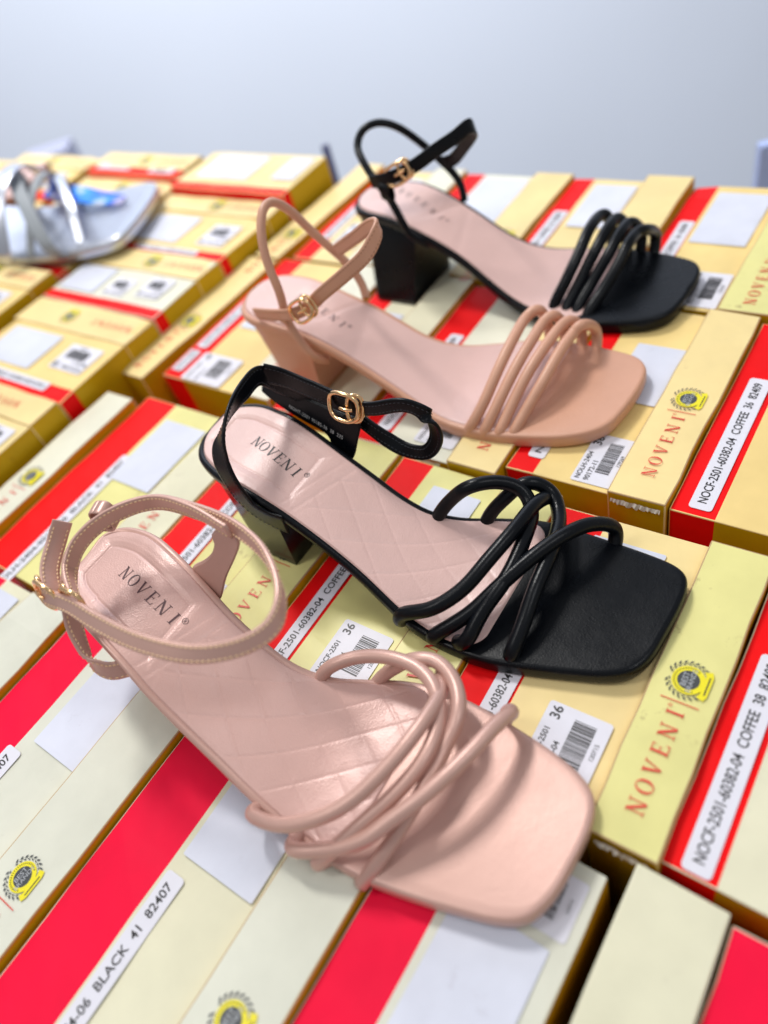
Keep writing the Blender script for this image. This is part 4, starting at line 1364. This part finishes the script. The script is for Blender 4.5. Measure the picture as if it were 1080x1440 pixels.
# --- blurred silver sandal and its neighbour on the crosswise boxes
def flat_sandal(label, c, rz, base_m, bed_m, strap_ms, scale, blue=False, z=0.02):
    near = [(0.0, 0.0), (0.01, -0.018), (0.04, -0.026), (0.09, -0.027), (0.14, -0.036), (0.18, -0.044), (0.22, -0.046), (0.242, -0.044), (0.25, -0.034)]
    far = [(0.0, 0.004), (0.01, 0.02), (0.04, 0.027), (0.09, 0.026), (0.14, 0.034), (0.18, 0.042), (0.22, 0.046), (0.242, 0.044), (0.25, 0.034)]
    sh = Shape(0.0, near, far, zh=0.050, zt=0.012)
    root = empty('sandal', (c[0], c[1], z), rz, label, 'sandal', 'silver and brown sandals on the left')
    root.scale = (scale, scale, scale)
    link('sole', sole_mesh(sh, MAT[base_m]), root)
    link('footbed', footbed_mesh(sh, MAT[bed_m], 0.247, False, near_round=0.004, far_round=0.004), root)
    me, V2, F2 = heel_mesh(sh, MAT[base_m], -0.022, 0.022, 0.008, 0.05)
    link('heel', me, root)
    def strap(pts, w, mname, name='strap'):
        P = resample(catmull([Vector(p) for p in pts], 10), 60)
        fr = ribbon_frames(P, [(0, 1, 0.2)])
        link(name, ribbon_mesh(name, fr, w, 0.002, MAT[mname]), root)
    strap([(-0.046, -0.150, 0.012), (-0.048, -0.156, 0.02), (-0.025, -0.160, 0.050), (0.0, -0.163, 0.058), (0.025, -0.160, 0.050), (0.048, -0.156, 0.02), (0.045, -0.150, 0.012)], 0.012, strap_ms[0], 'toe_strap')
    strap([(-0.046, -0.20, 0.008), (-0.049, -0.196, 0.018), (-0.02, -0.175, 0.044), (0.02, -0.150, 0.052), (0.046, -0.13, 0.025), (0.038, -0.125, 0.018)], 0.010, strap_ms[1], 'toe_strap')
    strap([(-0.027, -0.03, 0.045), (-0.032, -0.03, 0.08), (-0.02, 0.0, 0.10), (0.02, 0.0, 0.10), (0.032, -0.03, 0.08), (0.027, -0.03, 0.045)], 0.009, strap_ms[0], 'heel_sling')
    if blue:
        P = resample(catmull([Vector(p) for p in ((0.040, -0.150, 0.022), (0.030, -0.180, 0.022), (0.020, -0.205, 0.0185), (0.012, -0.232, 0.016))], 10), 50)
        fr = ribbon_frames(P, [(1, 0.25, 0.1)])
        link('reflection_band', ribbon_mesh('reflection_band', fr, lambda f: 0.006 + 0.014 * math.sin(math.pi * min(1, max(0, f))) ** 0.5, 0.0016, MAT['blue']), root)  # added band that carries the painted blue reflections
        strap([(-0.040, -0.215, 0.012), (-0.020, -0.208, 0.030), (0.010, -0.190, 0.040), (0.036, -0.168, 0.035), (0.046, -0.150, 0.014)], 0.007, 'silver', 'toe_strap')
        strap([(0.0, -0.165, 0.050), (0.002, -0.130, 0.060), (0.004, -0.09, 0.075), (0.010, -0.05, 0.092)], 0.009, 'silver', 'centre_strap')
        strap([(-0.043, -0.172, 0.012), (-0.02, -0.180, 0.040), (0.0, -0.182, 0.048), (0.025, -0.178, 0.040), (0.046, -0.172, 0.012)], 0.006, 'lining', 'toe_strap')
    return root
flat_sandal('blurred silver sandal with painted blue reflections on the left, its square toe pointing right', (0.262, 0.888), 0.44, 'silver', 'silver', ('silver', 'lining'), 1.22, True, z=0.022)
flat_sandal('blurred silver and white sandal cut by the left edge of the photo', (0.085, 1.010), 0.44, 'silver', 'lining', ('silver', 'brown'), 1.35, False, z=0.022)
flat_sandal('blurred brown and beige sandal behind the silver one at the far left', (0.333, 1.056), 0.44, 'brown', 'insole', ('brown', 'black'), 0.95, False, z=0.022)
